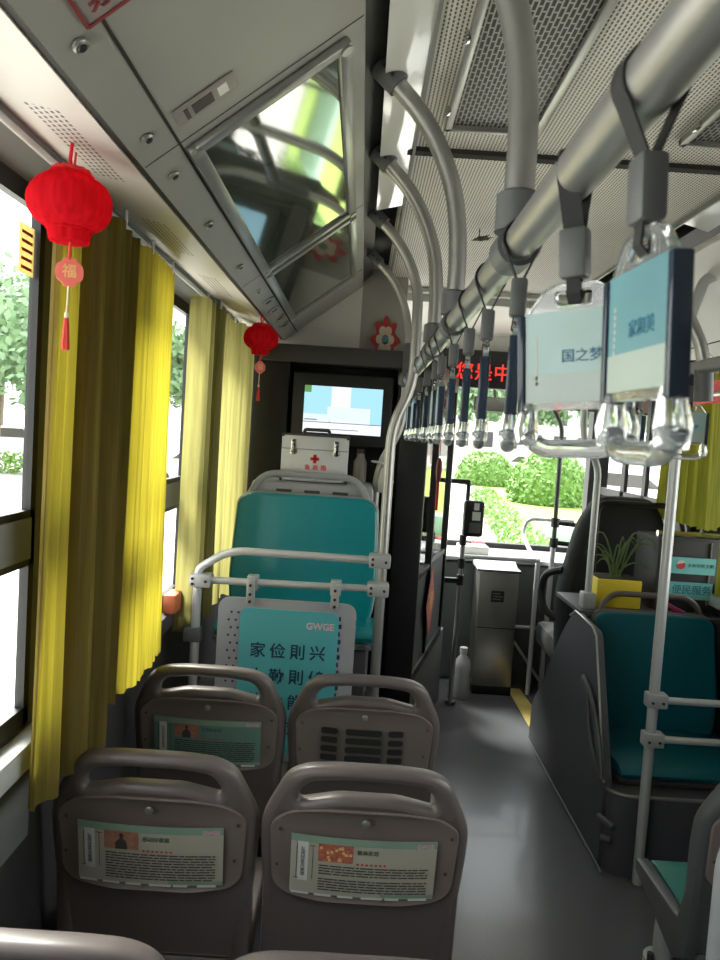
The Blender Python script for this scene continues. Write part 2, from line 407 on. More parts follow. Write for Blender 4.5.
# sloped duct panels both sides
YD = 3.42
def duct(sgn, n0, m_panel):
    fx = (lambda x: x) if sgn < 0 else mir
    def pr(pts): return [(fx(x), z) for x, z in pts]
    b = MB(); b.prism(pr([(-.395, 2.004), (-.04, 2.277), (-.04, 2.30), (-.405, 2.02)]), 'y', YB, YD)
    o = struct(b.build(f'trim_{n0}', m_panel, smooth=False))
    b = MB()
    for yy in (-.6, .34, 1.24, 2.22, 3.06):       # seams between the hatches
        b.prism(pr([(-.392, 2.0055), (-.042, 2.2745), (-.042, 2.2765), (-.392, 2.0075)]), 'y', yy - .0011, yy + .0011)
    b.prism(pr([(-.338, 2.0462), (-.3345, 2.0490), (-.3345, 2.0505), (-.338, 2.0480)]), 'y', YB, YD)
    b.build('panel_seam', 'blackgap', o, smooth=False)
    b = MB(); b.prism(pr([(-.41, 2.005), (-.56, 2.034), (-.56, 2.05), (-.41, 2.03)]), 'y', YB, YD)
    struct(b.build(f'trim_{n0+1}', 'duct_low' if sgn < 0 else 'white', smooth=False))
    b = MB(); b.prism(pr([(-.394, 2.006), (-.412, 2.008), (-.412, 2.04), (-.394, 2.04)]), 'y', YB, YD)
    struct(b.build(f'trim_{n0+2}', 'blackgap', smooth=False))
    b = MB(); b.prism(pr([(-.56, 2.03), (-.64, 2.00), (-.64, 2.05), (-.56, 2.05)]), 'y', YB, YD); struct(b.build(f'trim_{n0+3}', 'wall', smooth=False))
    b = MB(); b.prism(pr([(-.04, 2.30), (.0, 2.335), (.0, 2.38), (-.04, 2.38)]), 'y', YB, YD + .2); struct(b.build(f'trim_{n0+4}', 'black', smooth=False))
    b = MB(); b.box((fx(-.04), YD, 1.98), (fx(-.56), YD + .02, 2.3)); b.box((fx(-.04), YD, 1.96), (fx(-.6), YD + .3, 1.99)); struct(b.build(f'trim_{n0+5}', 'white', smooth=False))
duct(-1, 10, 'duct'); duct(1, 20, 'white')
for sgn, lab in ((-1, 'long glossy white lamp lens left of the ceiling vent'), (1, 'long glossy white lamp lens on the right side of the ceiling')):
    fx = (lambda x: x) if sgn < 0 else mir
    t = thing('ceiling_light', lab, 'ceiling light', (fx(.04), 1.0, 2.32))
    b = MB(); b.prism([(fx(x), z) for x, z in [(.0, 2.300), (.083, 2.322), (.083, 2.33), (.0, 2.33)]], 'y', -2.8, 2.35); b.build('lens', 'lens', t, world=True, smooth=False)
    b = MB(); b.prism([(fx(x), z) for x, z in [(.083, 2.316), (.090, 2.316), (.090, 2.335), (.083, 2.335)]], 'y', -2.8, 3.6); b.build('lens_rim', 'alu', t, world=True, smooth=False)

# ceiling grilles
def grille(x0, x1, y0, y1, label):
    t = thing('ceiling_vent', label, 'vent', ((x0 + x1) / 2, (y0 + y1) / 2, 2.33))
    b = MB(); b.box((x0 + .012, y0 + .012, 2.322), (x1 - .012, y1 - .012, 2.329)); b.build('mesh_panel', 'grille', t, world=True, smooth=False)
    b = MB(); w_ = .018
    b.box((x0, y0, 2.312), (x0 + w_, y1, 2.33)); b.box((x1 - w_, y0, 2.312), (x1, y1, 2.33)); b.box((x0, y0, 2.312), (x1, y0 + w_, 2.33)); b.box((x0, y1 - w_, 2.312), (x1, y1, 2.33))
    b.build('frame', 'alu', t, world=True, bevel=.003)
    for yy in (y0 + .1, y0 + .45, y1 - .4, y1 - .1):
        b = MB(); b.box((x0 - .006, yy - .015, 2.310), (x0 + .004, yy + .015, 2.322)); b.build('latch', 'chrome', t, world=True, bevel=.002)
grille(.147, .372, .45, 1.76, 'black slotted air vent in grey frame above the thick curved pole')
grille(.705, .93, .45, 1.76, 'second slotted ceiling vent at the right edge beside the nearest strap')

# ------------------------------------------------------------------ left duct fittings
NS = Vector((.61, 0, -.792)); UX = Vector((.792, 0, .61)); UY = Vector((0, 1, 0))
def slope(u, y, h=0.0):
    """point on the left sloped panel: x = u, raised h off its face"""
    return Vector((u, y, 2.277 - .77 * (-.04 - u))) + NS * (h + .001)
def slope_bar(b, u0, y0, u1, y1, wd, h):
    a, c = slope(u0, y0), slope(u1, y1); d = (c - a).normalized(); s = NS.cross(d).normalized() * wd / 2
    lo = [a - s, a + s, c + s, c - s]; hi = [q + NS * h for q in lo]
    V = [b.bm.verts.new(q) for q in lo + hi]
    for f in ((0, 1, 2, 3), (4, 7, 6, 5), (0, 4, 5, 1), (1, 5, 6, 2), (2, 6, 7, 3), (3, 7, 4, 0)):
        b.bm.faces.new([V[i] for i in f]).material_index = b.mi
    bmesh.ops.recalc_face_normals(b.bm, faces=b.bm.faces)
def advert(y0, y1, label):
    t = thing('advert_frame', label, 'advertisement frame', slope(-.2, (y0 + y1) / 2))
    b = MB()
    for a in ((-.322, y0, -.074, y0), (-.322, y1, -.074, y1), (-.322, y0 - .012, -.322, y1 + .012), (-.078, y0 - .012, -.078, y1 + .012)): slope_bar(b, *a, .026, .014)
    b.build('frame', 'alu', t, world=True, bevel=.004)
    b = MB(); b.quad([slope(-.315, y0, .005), slope(-.085, y0, .005), slope(-.085, y1, .005), slope(-.315, y1, .005)]); b.build('glazed_poster', 'gloss', t, world=True, smooth=False)
    for u in (-.322, -.078):
        for y in (y0, y1): b = MB(); b.tube([slope(u, y, .012), slope(u, y, .018)], .012, 12); b.build('corner_cap', 'alu', t, world=True)
advert(1.275, 2.19, 'large glossy framed advert panel on the sloped left duct')
advert(2.245, 3.04, 'smaller far advert panel on the left duct above the second lantern')
# locks and nozzles on the strip
def disc_thing(name, label, cat, p, r, group=None):
    t = thing(name, label, cat, p, group=group)
    b = MB(); b.tube([p, p + NS * .004, p + NS * .006], [r, r, r * .8], 20); b.build('ring', 'alu', t, world=True)
    b = MB(); b.tube([p + NS * .0062, p + NS * .0075], [r * .55, r * .5], 16); b.build('core', 'black', t, world=True); return t
L_ = ['nearest round lock, below the red printed sign on the left duct', 'round lock on the left duct beside the small grey label plate', 'round lock just left of the near corner of the big advert frame',
      'round lock beside the middle of the big advert frame', 'round lock beside the far end of the big advert frame', 'round lock at the joint of the two advert frames']
for (y, lb) in zip((.89, 1.16, 1.32, 1.62, 2.02, 2.36), L_): disc_thing('panel_lock', lb, 'lock', slope(-.367, y), .011)
for k, (y, nm) in enumerate(((2.55, 'nearest'), (2.72, 'second'), (2.90, 'third'), (3.08, 'farthest'))): disc_thing('air_nozzle', f'{nm} of four round air nozzles beside the small advert frame', 'air nozzle', slope(-.36, y), .024, 'air nozzles over the second lantern')
# grey label plate
t = thing('label_plate', 'small grey label plate stuck above the big advert frame', 'label', slope(-.28, 1.16))
b = MB(); slope_bar(b, -.325, 1.165, -.235, 1.165, .05, .003); b.build('plate', 'signgrey', t, world=True, bevel=.002)
b = MB(); slope_bar(b, -.300, 1.165, -.270, 1.165, .028, .0042); slope_bar(b, -.312, 1.165, -.306, 1.165, .03, .0042); b.build('dark_print', 'ink', t, world=True)
b = MB(); slope_bar(b, -.262, 1.165, -.248, 1.165, .026, .0042); b.build('white_print', 'white', t, world=True)
# red printed sign cut by the top edge of the picture
t = thing('printed_sign', 'red printed sign on the near left duct at the top edge', 'sign', slope(-.31, .76))
b = MB(); slope_bar(b, -.352, .80, -.262, .80, .14, .003); b.build('sign_plate', 'signgrey', t, world=True, bevel=.002)
b = MB()
for a in ((-.352, .87, -.262, .87), (-.352, .73, -.262, .73), (-.352, .73, -.352, .87), (-.262, .73, -.262, .87)): slope_bar(b, *a, .005, .0045)
b.build('red_border', 'maroon', t, world=True)
b = MB(); b.add(text_mesh('禁止', .05, .0004, .012), frame_mtx(slope(-.303, .835, .0042), UX, NS)); b.build('lettering', 'maroon', t, world=True)

# ------------------------------------------------------------------ overhead rail, curved posts, poles
BX, BZ = .172, 1.82
b = MB(); b.cyl((BX, -.6, BZ), (BX, 3.0, BZ), .0205, 28); props(b.build('overhead_rail', 'pole'), 'thick grey overhead grab rail running forward above the aisle, carrying the clear straps', 'grab rail')
b = MB(); b.cyl((mir(BX), -.6, BZ), (mir(BX), 3.1, BZ), .019, 24); props(b.build('overhead_rail', 'pole'), 'grey overhead grab rail along the right side seats', 'grab rail')
def post(Y, label, right=False, r=.0185, top=None, down=None):
    fx = mir if right else (lambda x: x)
    t = thing('curved_post', label, 'pole', (fx(BX), Y, BZ))
    pts = [(fx(-.032), Y, 2.335), (fx(.004), Y, 2.312), (fx(.100), Y, 2.215), (fx(.157), Y, 2.09), (fx(BX), Y, 1.98), (fx(BX), Y, BZ + .02)]
    if down: pts = pts[:-2] + down
    b = MB(); b.tube(fillet(pts, .09, 8), r, 18); b.build('tube', 'pole', t, world=True)
    b = MB(); d = (Vector(pts[2]) - Vector(pts[0])).normalized(); q = Vector(pts[1])
    b.tube([q - d * .03, q + d * .035], r * 1.35, 16); b.build('upper_collar', 'sleeve', t, world=True)
    b = MB()
    for k in (-.008, .014): b.tube([q + d * k + Vector((0, -r * 1.3, -.004)), q + d * k + Vector((0, -r * 1.55, -.005))], .004, 10)
    b.build('bolt', 'black', t, world=True)
    if not down:
        b = MB(); b.tube([(fx(BX), Y, BZ + .068), (fx(BX), Y, BZ + .064), (fx(BX), Y, BZ + .02)], [r * 1.1, r * 1.45, r * 1.45], 16)
        b.tube([(BX if not right else mir(BX), Y - .028, BZ), (BX if not right else mir(BX), Y + .028, BZ)], .0265, 20); b.build('lower_clamp', 'sleeve', t, world=True)
    return t
post(.90, 'thickest nearest curved grey post, bending up beside the ceiling vent')
post(1.50, 'second curved grey post from the camera, with two-bolt upper collar')
post(1.93, 'third curved grey post from the camera along the left rail')
YD_ = 2.45
post(YD_, 'curved pole that kinks and runs down in front of the teal seat', down=[(.160, YD_, 1.95), (.160, YD_, 1.76), (.098, YD_, 1.62), (.098, YD_, 1.45), (.098, YD_, 0.005)], r=.0175)
post(3.0, 'farthest curved pole, running down behind the teal seat beside the screen', down=[(.165, 3.0, 1.95), (.165, 3.0, 1.62), (.072, 3.0, 1.46), (.070, 3.0, 0.505)], r=.0155)
# end joint of the rail
t = thing('rail_joint', 'grey ball joint where the overhead rail meets the farthest pole', 'rail joint', (BX, 3.0, BZ))
b = MB(); b.lathe([(.012, -.03), (.03, -.018), (.033, 0), (.03, .018), (.018, .035), (.02, .14), (.014, .15)], (BX - .006, 2.98, BZ), 18); b.build('clamp_body', 'sleeve', t, world=True)
b = MB(); b.tube([(BX - .006, 2.94, BZ - .008), (BX - .006, 2.95, BZ - .008)], .008, 12); b.build('bolt', 'chrome', t, world=True)
# right side curved pole by the nearest strap
t = thing('curved_post', 'dark curved pole at the right edge behind the nearest strap', 'pole', (.9, 1.93, 1.8))
b = MB(); b.tube(fillet([(.74, 1.93, 2.03), (.83, 1.93, 1.97), (.885, 1.93, 1.87), (.897, 1.93, 1.79)], .08, 8), .017, 16); b.build('tube', 'pole', t, world=True)
b = MB(); b.tube([(.894, 1.93, 1.82), (.90, 1.93, 1.73)], .024, 16); b.build('lower_clamp', 'sleeve', t, world=True)
# right aisle pole
t = thing('aisle_pole', 'tall pale aisle pole with two clamps in front of the right teal seat', 'pole', (1.117, 2.565, 0))
b = MB(); b.tube(fillet([(1.117, 2.565, .004), (1.117, 2.565, 2.05), (1.16, 2.565, 2.2), (1.20, 2.565, 2.22)], .1, 8), .0185, 18); b.build('tube', 'polew', t, world=True)
for z in (.695, .550):
    b = MB(); b.box((1.089, 2.54, z - .026), (1.162, 2.59, z + .026)); b.build('clamp', 'clampw', t, world=True, bevel=.006)
    b = MB()
    for dx in (-.01, .028): b.tube([(1.115 + dx, 2.541, z - .004), (1.115 + dx, 2.536, z - .004)], .005, 10)
    b.build('bolt', 'black', t, world=True)
    b = MB(); b.cyl((1.12, 2.565, z), (1.66, 2.565, z), .013, 14); b.build('cross_rail', 'polew', t, world=True)

# front-left double rail before the teal seat
t = thing('seat_guard_rail', 'white double guard rail in front of the left teal seat', 'guard rail', (-.22, 2.40, .9))
b = MB(); b.tube(fillet([(.098, 2.41, 1.165), (-.42, 2.41, 1.168), (-.522, 2.41, 1.10), (-.522, 2.41, 1.06)], .08, 8), .0135, 16); b.build('upper_tube', 'polew', t, world=True)
b = MB(); b.cyl((.098, 2.41, 1.068), (-.522, 2.41, 1.062), .0125, 16); b.build('lower_tube', 'polew', t, world=True)
b = MB(); b.cyl((-.522, 2.41, 1.06), (-.522, 2.41, .01), .0155, 16); b.build('upright', 'polew', t, world=True)
for (x, z) in ((.085, 1.165), (.085, 1.068), (-.512, 1.062)):
    b = MB(); b.box((x - .034, 2.38, z - .022), (x + .038, 2.44, z + .022)); b.build('clamp', 'clampw', t, world=True, bevel=.006)
    b = MB()
    for dx, dz in ((-.022, .008), (.022, .0), (-.022, -.01)): b.tube([(x + dx, 2.381, z + dz), (x + dx, 2.376, z + dz)], .0048, 10)
    b.build('bolt', 'black', t, world=True)
b = MB(); b.box((-.56, 2.39, .85), (-.50, 2.43, .90)); b.build('wall_bracket', 'sleeve', t, world=True, bevel=.005)

# ------------------------------------------------------------------ information board
t = thing('notice_board', 'grey hanging board with teal panel of big black calligraphy', 'notice board', (-.21, 2.365, .72))
YBd = 2.37
def rrect(x0, x1, z0, z1, r): return [(p.x, p.y) for p in fillet([(x0, z0, 0), (x1, z0, 0), (x1, z1, 0), (x0, z1, 0)], r, 6, True)]
def vplate(outl, y, ext, bev, holes=()):
    me = plate(outl, holes, ext, bev); b = MB(); b.add(me, Matrix.Translation((0, y, 0)) @ Matrix.Rotation(math.pi / 2, 4, 'X')); return b
vplate(rrect(-.44, .02, .47, 1.02, .045), YBd, .004, .001).build('backing', 'boardgrey', t, world=True)
vplate(rrect(-.365, -.037, .50, .988, .03), YBd - .007, .0015, .0005).build('teal_panel', 'boardteal', t, world=True)
b = MB()
for k in range(17):
    z = .97 - k * .026
    for x in (-.372, -.395): b.tube([(x - (.008 if k % 2 else 0), YBd - .0045, z), (x - (.008 if k % 2 else 0), YBd - .0055, z)], .0042, 8)
    b.box((-.037, YBd - .008, z - .008), (-.031 + (.004 if k % 2 else 0), YBd - .004, z + .006))
b.build('edge_dots', 'inkblue', t, world=True)
b = MB()
for r_, row in enumerate(('家俭則兴', '人勤則健', '能勤能俭', '永不贫贱')):
    for c_, ch in enumerate(row):
        b = MB(); b.add(text_mesh(ch, .054, .0004, .014), frame_mtx((-.301 + c_ * .0665, YBd - .009, .845 - r_ * .086), (1, 0, 0), (0, -1, 0)))
        b.build('character', 'inkblue', t, world=True)
b = MB(); b.add(text_mesh('GWGE', .031, .0003, .03), frame_mtx((-.098, YBd - .0088, .938), (1, 0, 0), (0, -1, 0))); b.build('logo_outline', 'white', t, world=True)
b = MB(); b.add(text_mesh('GWGE', .031, .0006, -.002), frame_mtx((-.098, YBd - .0092, .938), (1, 0, 0), (0, -1, 0))); b.build('logo', 'pink', t, world=True)
for x in (-.335, -.055):
    b = MB(); b.box((x - .013, YBd - .02, 1.0), (x + .013, YBd + .01, 1.085)); b.box((x - .018, 2.385, 1.04), (x + .018, 2.428, 1.09)); b.build('hanger_clip', 'clampw', t, world=True, bevel=.004)
    b = MB()
    for z in (1.012, 1.036, 1.066): b.tube([(x, YBd - .02, z), (x, YBd - .025, z)], .005, 10)
    b.build('bolt', 'black', t, world=True)

# ------------------------------------------------------------------ grey passenger seats
def yb(z): return (.90 - z) * .17
def halfoutline(h): return h + [(-x, z) for x, z in reversed(h)]
def seat_back_mesh():
    h = [(.195, .40), (.211, .55), (.221, .70), (.221, .762), (.200, .81), (.170, .872), (.13, .894), (.06, .903)]
    out = [(p.x, p.y) for p in fillet([(x, z, 0) for x, z in halfoutline(h)], [.02, .1, .05, .03, .03, .03, .03, .03, .03, .03, .03, .03, .03, .05, .1, .02], 5, True)]
    hh = [(.143, .812), (.142, .835), (.122, .862), (.05, .872)]
    hole = [(p.x, p.y) for p in fillet([(x, z, 0) for x, z in (hh + [(-x, z) for x, z in reversed(hh)] + [(-.06, .835), (.06, .835)])], .02, 5, True)]
    me = plate(out, [hole], .024, .017, 3)
    b = MB(); b.add(me, Matrix.Rotation(math.pi / 2, 4, 'X')); b.map(lambda c: (c.x, c.y + yb(c.z) + .5 * c.x * c.x, c.z)); return b
PO = -.0245
def on_poster(b, lift):
    b.map(lambda c: (c.x, c.y, .628 + (c.z - .628) * 1.08 - .021)); on_back(b, lift)
def on_back(b, lift):
    b.map(lambda c: (c.x, c.y + yb(c.z) + .5 * c.x * c.x + PO - lift, c.z))
def flat_rect(b, x0, x1, z0, z1, n=6):
    for i in range(n):
        a, c = x0 + (x1 - x0) * i / n, x0 + (x1 - x0) * (i + 1) / n
        b.quad([(a, 0, z0), (c, 0, z0), (c, 0, z1), (a, 0, z1)])
def wing(b, s):
    b.prism([(.035, .72), (.055, .72), (.075, .62), (.12, .47), (.38, .465), (.38, .43), (.13, .36), (.07, .40), (.05, .60)], 'x', s * .212, s * .175)
def poster(t, kind, head, paper='paper'):
    p = MB(); flat_rect(p, -.153, .153, .628, .757, 8); on_poster(p, .0065); P_ = p.build('poster', paper, t, smooth=False)
    q = MB(); flat_rect(q, -.153, .153, .741, .757, 8); on_poster(q, .0070); q.build('green_band', 'papergr', P_, smooth=False)
    q = MB(); flat_rect(q, .04, .153, .630, .637, 4); on_poster(q, .0070); q.build('green_hill', 'papergr', P_, smooth=False)
    q = MB(); flat_rect(q, -.095, -.022, .703, .742, 3); on_poster(q, .0075); q.build('printed_photo', 'photo' if kind else 'photo2', P_, smooth=False)
    q = MB()
    if kind:
        pts = [(-.071, .703), (-.072, .716), (-.065, .724), (-.061, .726), (-.063, .735), (-.058, .739), (-.053, .735), (-.055, .726), (-.049, .722), (-.046, .712), (-.046, .703)]
        q.quad([(x, 0, z) for x, z in pts])
        on_poster(q, .0079); q.build('figure_print', 'ink', P_, smooth=False)
    else:
        rr = random.Random(3)
        for _ in range(16):
            x, z = rr.uniform(-.09, -.027), rr.uniform(.706, .738); flat_rect(q, x - .003, x + .003, z - .003, z + .003, 1)
        on_poster(q, .0079); q.build('blossom_print', 'gold', P_, smooth=False)
    q = MB(); rr = random.Random(5 + kind)
    for k in range(10):
        z = .694 - k * .0060; x = -.093
        if k == 4:
            on_poster(q, .0075); q.build('paragraph', 'ink', P_, smooth=False); q = MB()
            if not kind: continue
        while x < .132:
            L = rr.uniform(.006, .03); flat_rect(q, x, min(x + L, .137), z - .0016, z + .0012, 1); x += L + rr.uniform(.0015, .003)
    on_poster(q, .0075); q.build('paragraph', 'ink', P_, smooth=False)
    q = MB(); q.add(text_mesh(head, .0115, .0001, .004, 'LEFT'), frame_mtx((-.0145, 0, .728), (1, 0, 0), (0, -1, 0))); on_poster(q, .0079); q.build('heading', 'inkgreen', P_, smooth=False)
    q = MB()
    for k in range(7): flat_rect(q, -.014 + k * .0095, -.009 + k * .0095, .7005, .7045, 1)
    on_poster(q, .0079); q.build('red_line', 'inkred', P_, smooth=False)
    q = MB(); flat_rect(q, -.138, -.116, .655, .742, 1); on_poster(q, .0072); q.build('title_strip', 'white', P_, smooth=False)
    q = MB(); q.add(text_mesh('弘扬好家风美德', .0100, .0001, 0, sp=.92, vert=True), frame_mtx((-.127, 0, .7385), (1, 0, 0), (0, -1, 0)))
    zs = [v.co.z for v in q.bm.verts]; dz = .698 - (min(zs) + max(zs)) / 2
    for v in q.bm.verts: v.co.z += dz
    for x in (-.140, -.106): flat_rect(q, x - .0007, x + .0007, .66, .735, 1)
    flat_rect(q, -.113, -.1, .7343, .7357, 1); flat_rect(q, -.146, -.135, .6593, .6607, 1)
    on_poster(q, .0079); q.build('title_text', 'ink', P_, smooth=False)
    q = MB(); q.add(text_mesh('GWGE', .012, .0001, .03), frame_mtx((.128, 0, .746), (1, 0, 0), (0, -1, 0))); on_poster(q, .0079); q.build('logo', 'pink', P_, smooth=False)
    q = MB(); rr = random.Random(9)
    for k in range(6): flat_rect(q, -.15 + k * .05, -.12 + k * .05 + rr.uniform(0, .018), .625, .630, 1)
    on_poster(q, .0085); q.build('paper_edge', 'white', P_, smooth=False)
def grey_seat(label, loc, rotz=0, pos=None, head='', vents=False, pad='tealgr', group='grey moulded bus seats', tint='seat', paper='paper'):
    t = thing('bus_seat', label, 'seat', loc, rotz, group)
    seat_back_mesh().build('backrest', tint, t)
    h = [(.165, .594), (.192, .618), (.200, .762), (.16, .795), (.08, .808)]
    out = [(p.x, p.y) for p in fillet([(x, z, 0) for x, z in halfoutline([(.09, .584)] + h)], .02, 5, True)]
    b = MB(); b.add(plate(out, [], .005, .003, 1), Matrix.Rotation(math.pi / 2, 4, 'X')); on_back(b, -.001); b.build('back_plate', 'plate', t)
    b = MB()
    for x, z in ((-.178, .75), (.182, .75), (-.182, .665), (.176, .665)): b.tube([(x, 0, z), (x, -.003, z)], .0035, 10)
    on_back(b, .004); b.build('screws', 'ink', t)
    b = MB(); b.tube([(0, 0, .783), (0, -.004, .783), (0, -.006, .783)], [.009, .009, .006], 16); on_back(b, .004); b.build('plate_lock', 'alu', t)
    if pos is not None: poster(t, pos, head, paper)
    if vents:
        b = MB()
        for r_ in range(5):
            z = .735 - r_ * .028
            for (x, w_) in ((-.098, .024), (0, .052), (.092, .022)):
                me = plate(rrect(x - w_, x + w_, z - .009, z + .009, .008), [], .0015, 0); b.add(me, Matrix.Rotation(math.pi / 2, 4, 'X'))
        on_back(b, .0045); b.build('vent_slots', 'seatdk', t)
    b = MB(); wing(b, -1); wing(b, 1); b.prism([(.07, .40), (.12, .44), (.37, .445), (.385, .42), (.34, .39), (.10, .35)], 'x', -.19, .19); b.build('seat_shell', tint, t, bevel=.008)
    b = MB(); b.prism([(.115, .455), (.34, .468), (.38, .46), (.38, .44), (.12, .425)], 'x', -.172, .172); b.build('seat_pad', pad, t, bevel=.008)
    b = MB(); b.tube([(0, .25, 0), (0, .25, .012)], .09, 24); b.tube([(0, .25, .012), (0, .25, .42)], .03, 16); b.build('pedestal', 'sleeve', t)
    return t
SX1, SX2 = -.388, .060
grey_seat('near left grey seat with poster showing a dark figure, beside the curtain', (SX1, 1.45, 0), 0, 1, '感动好家庭')
grey_seat('near right grey seat beside the aisle, poster with red festive photo', (SX2, 1.45, 0), 0, 0, '最美家庭')
grey_seat('second row window-side grey seat with poster in painted shade, below the short curtain', (SX1, 2.01, 0), 0, 1, '文明好家庭', paper='papershade')
grey_seat('second row aisle seat with bare slotted back and no poster', (SX2, 2.01, 0), 0, None, '', True)
grey_seat('closest seat top at the bottom left corner, only its handle in view', (SX1 - .01, .90, 0))
grey_seat('closest seat top at the bottom middle, a sliver of handle in view', (SX2 - .02, .892, 0))
t = grey_seat('grey seat with green pad seen side-on at the bottom right', (1.045, 1.56, 0), tint='seatcool')
# swivel bracket under that seat
b = MB(); b.tube([(.9, 1.87, .20), (.9, 1.87, .225), (.9, 1.87, .23), (.9, 1.87, .30), (.9, 1.87, .42)], [.048, .048, .026, .026, .022], 20); b.box((.865, 1.85, .0), (.935, 1.89, .205)); b.build('side_bracket', 'clampw', t, world=True)
b = MB()
for dx in (-.036, .036): b.tube([(.9 + dx, 1.86, .225), (.9 + dx, 1.86, .245)], .009, 10)
b.build('bracket_bolt', 'ink', t, world=True)
b = MB(); b.tube(fillet([(.715, 1.28, .0), (.715, 1.28, .86), (.75, 1.28, .93), (1.1, 1.28, .93)], .06, 6), .016, 14); props(b.build('seat_grab_pole', 'polew'), 'white grab pole cut off by the right edge, nearest the camera', 'pole')

# ------------------------------------------------------------------ teal rear-facing seats
def teal_seat(label, loc, hw, zt, zs, pad, frame, handle_top, depth=.30, arm=False, group=None, zbase=0.0):
    """built facing local +Y, turned to face the camera"""
    t = thing('teal_seat', label, 'seat', loc, math.pi, group)
    def ybk(z): return -.02 - (z - zs) * .16
    o = [(p.x, p.y) for p in fillet([(-hw * .94, zs - .03, 0), (hw * .94, zs - .03, 0), (hw, zs + .12, 0), (hw * .96, zt - .03, 0), (hw * .80, zt, 0), (-hw * .80, zt, 0), (-hw * .96, zt - .03, 0), (-hw, zs + .12, 0)], .06, 6, True)]
    b = MB(); b.add(plate(o, [], .018, .012, 2), Matrix.Rotation(math.pi / 2, 4, 'X')); b.map(lambda c: (c.x, c.y + ybk(c.z) - .03, c.z)); b.build('back_shell', frame, t)
    o2 = [(x * .975, zs + (z - zs) * .99) for x, z in o]
    b = MB(); b.add(plate(o2, [], .012, .010, 2), Matrix.Rotation(math.pi / 2, 4, 'X')); b.map(lambda c: (c.x, c.y + ybk(c.z), c.z)); b.build('back_pad', pad, t)
    b = MB(); z0 = zt - .05
    b.tube(fillet([(-hw * .86, ybk(z0) - .04, z0), (-hw * .66, ybk(handle_top) - .04, handle_top), (hw * .66, ybk(handle_top) - .04, handle_top), (hw * .86, ybk(z0) - .04, z0)], .07, 8), .013, 14); b.build('top_handle', frame, t)
    b = MB(); b.prism([(-.04, zs + .0), (.05, zs - .015), (depth - .05, zs + .005), (depth, zs - .02), (depth - .02, zs - .045), (-.04, zs - .05)], 'x', -hw, hw); b.build('seat_pad', pad, t, bevel=.012)
    b = MB(); b.prism([(-.06, zs - .05), (depth - .01, zs - .047), (depth - .03, zs - .07), (-.06, zs - .09)], 'x', -hw * 1.01, hw * 1.01); b.build('seat_shell', frame, t, bevel=.006)
    if arm:
        b = MB(); b.tube(fillet([(hw + .080, .13, zs + .25), (hw + .080, .24, zs + .225), (hw + .080, .37, zs + .09), (hw + .080, .425, zs - .04)], .1, 8), .013, 12, flat=(1.4, .8))
        b.tube(fillet([(hw + .080, .20, zs + .21), (hw + .080, .26, zs + .06), (hw + .080, .40, zs - .03)], .1, 6), .008, 10)
        b.build('armrest', 'sleeve', t)
    b = MB(); b.box((-hw * .9, -.05, zbase), (hw * .9, depth - .08, zs - .085)); b.build('seat_base', 'walldark', t, bevel=.01)
    return t
b = MB(); b.box((-.64, 2.45, 0), (.125, 3.18, .50)); struct(b.build('trim_30', 'walldark', bevel=.03))
t = teal_seat('teal seat facing back behind the white rails, first aid case above it', (-.19, 2.66, 0), .285, 1.345, .90, 'teal', 'seatlt', 1.415, .20, zbase=.50)
# wheel box under the right teal seat
b = MB(); me = plate([(p.x, p.y) for p in fillet([(1.012, 2.60, 0), (1.695, 2.60, 0), (1.695, 3.15, 0), (1.012, 3.15, 0)], [.09, .001, .001, .001], 8, True)], [], .155, 0)
b.add(me, Matrix.Translation((0, 0, .155))); struct(b.build('trim_31', 'cab'))
b = MB(); b.tube(fillet([(1.010, 3.1, .312), (1.010, 2.598, .312), (1.69, 2.598, .312)], .09, 8), .007, 10); struct(b.build('trim_32', 'alu'))
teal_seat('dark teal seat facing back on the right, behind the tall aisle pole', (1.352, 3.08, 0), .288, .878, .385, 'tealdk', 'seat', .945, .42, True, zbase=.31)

# storage box and first aid case
b = MB(); b.box((-.42, 2.80, .50), (.06, 3.08, 1.385)); o = b.build('equipment_box', 'seatlt', bevel=.02); props(o, 'grey box behind the teal seat on which the first aid case stands', 'box')
for x in (-.29, -.18, -.07): b = MB(); b.box((x - .03, 2.796, 1.345), (x + .03, 2.802, 1.356)); b.build('slot', 'ink', o, smooth=False)
t = thing('first_aid_case', 'silver first aid case with red cross standing below the screen', 'first aid kit', (-.18, 2.89, 1.385))
b = MB(); b.box((-.312, 2.83, 1.388), (-.05, 2.95, 1.570)); b.build('case_body', 'kit', t, world=True, bevel=.006)
b = MB()
for x in (-.312, -.056):
    for z in (1.388, 1.562): b.box((x - .002, 2.826, z - .002), (x + .008, 2.84, z + .010))
b.box((-.314, 2.827, 1.566), (-.048, 2.953, 1.574)); b.build('edge_trim', 'ink', t, world=True)
b = MB(); b.box((-.312, 2.8285, 1.512), (-.05, 2.831, 1.516)); b.build('lid_line', 'alu', t, world=True)
for x in (-.265, -.097):
    b = MB(); b.box((x - .010, 2.82, 1.492), (x + .010, 2.832, 1.552)); b.tube([(x, 2.819, 1.535), (x, 2.814, 1.535)], .010, 14); b.box((x - .014, 2.822, 1.495), (x + .014, 2.830, 1.510)); b.build('latch', 'chrome', t, world=True, bevel=.002)
b = MB(); b.box((-.196, 2.827, 1.472), (-.162, 2.8305, 1.484)); b.box((-.185, 2.827, 1.461), (-.173, 2.8305, 1.495)); b.build('red_cross', 'crossred', t, world=True)
b = MB(); b.add(text_mesh('急救箱', .023, .0005, .01, sp=1.75), frame_mtx((-.175, 2.8285, 1.443), (1, 0, 0), (0, -1, 0))); b.build('lettering', 'crossred', t, world=True)
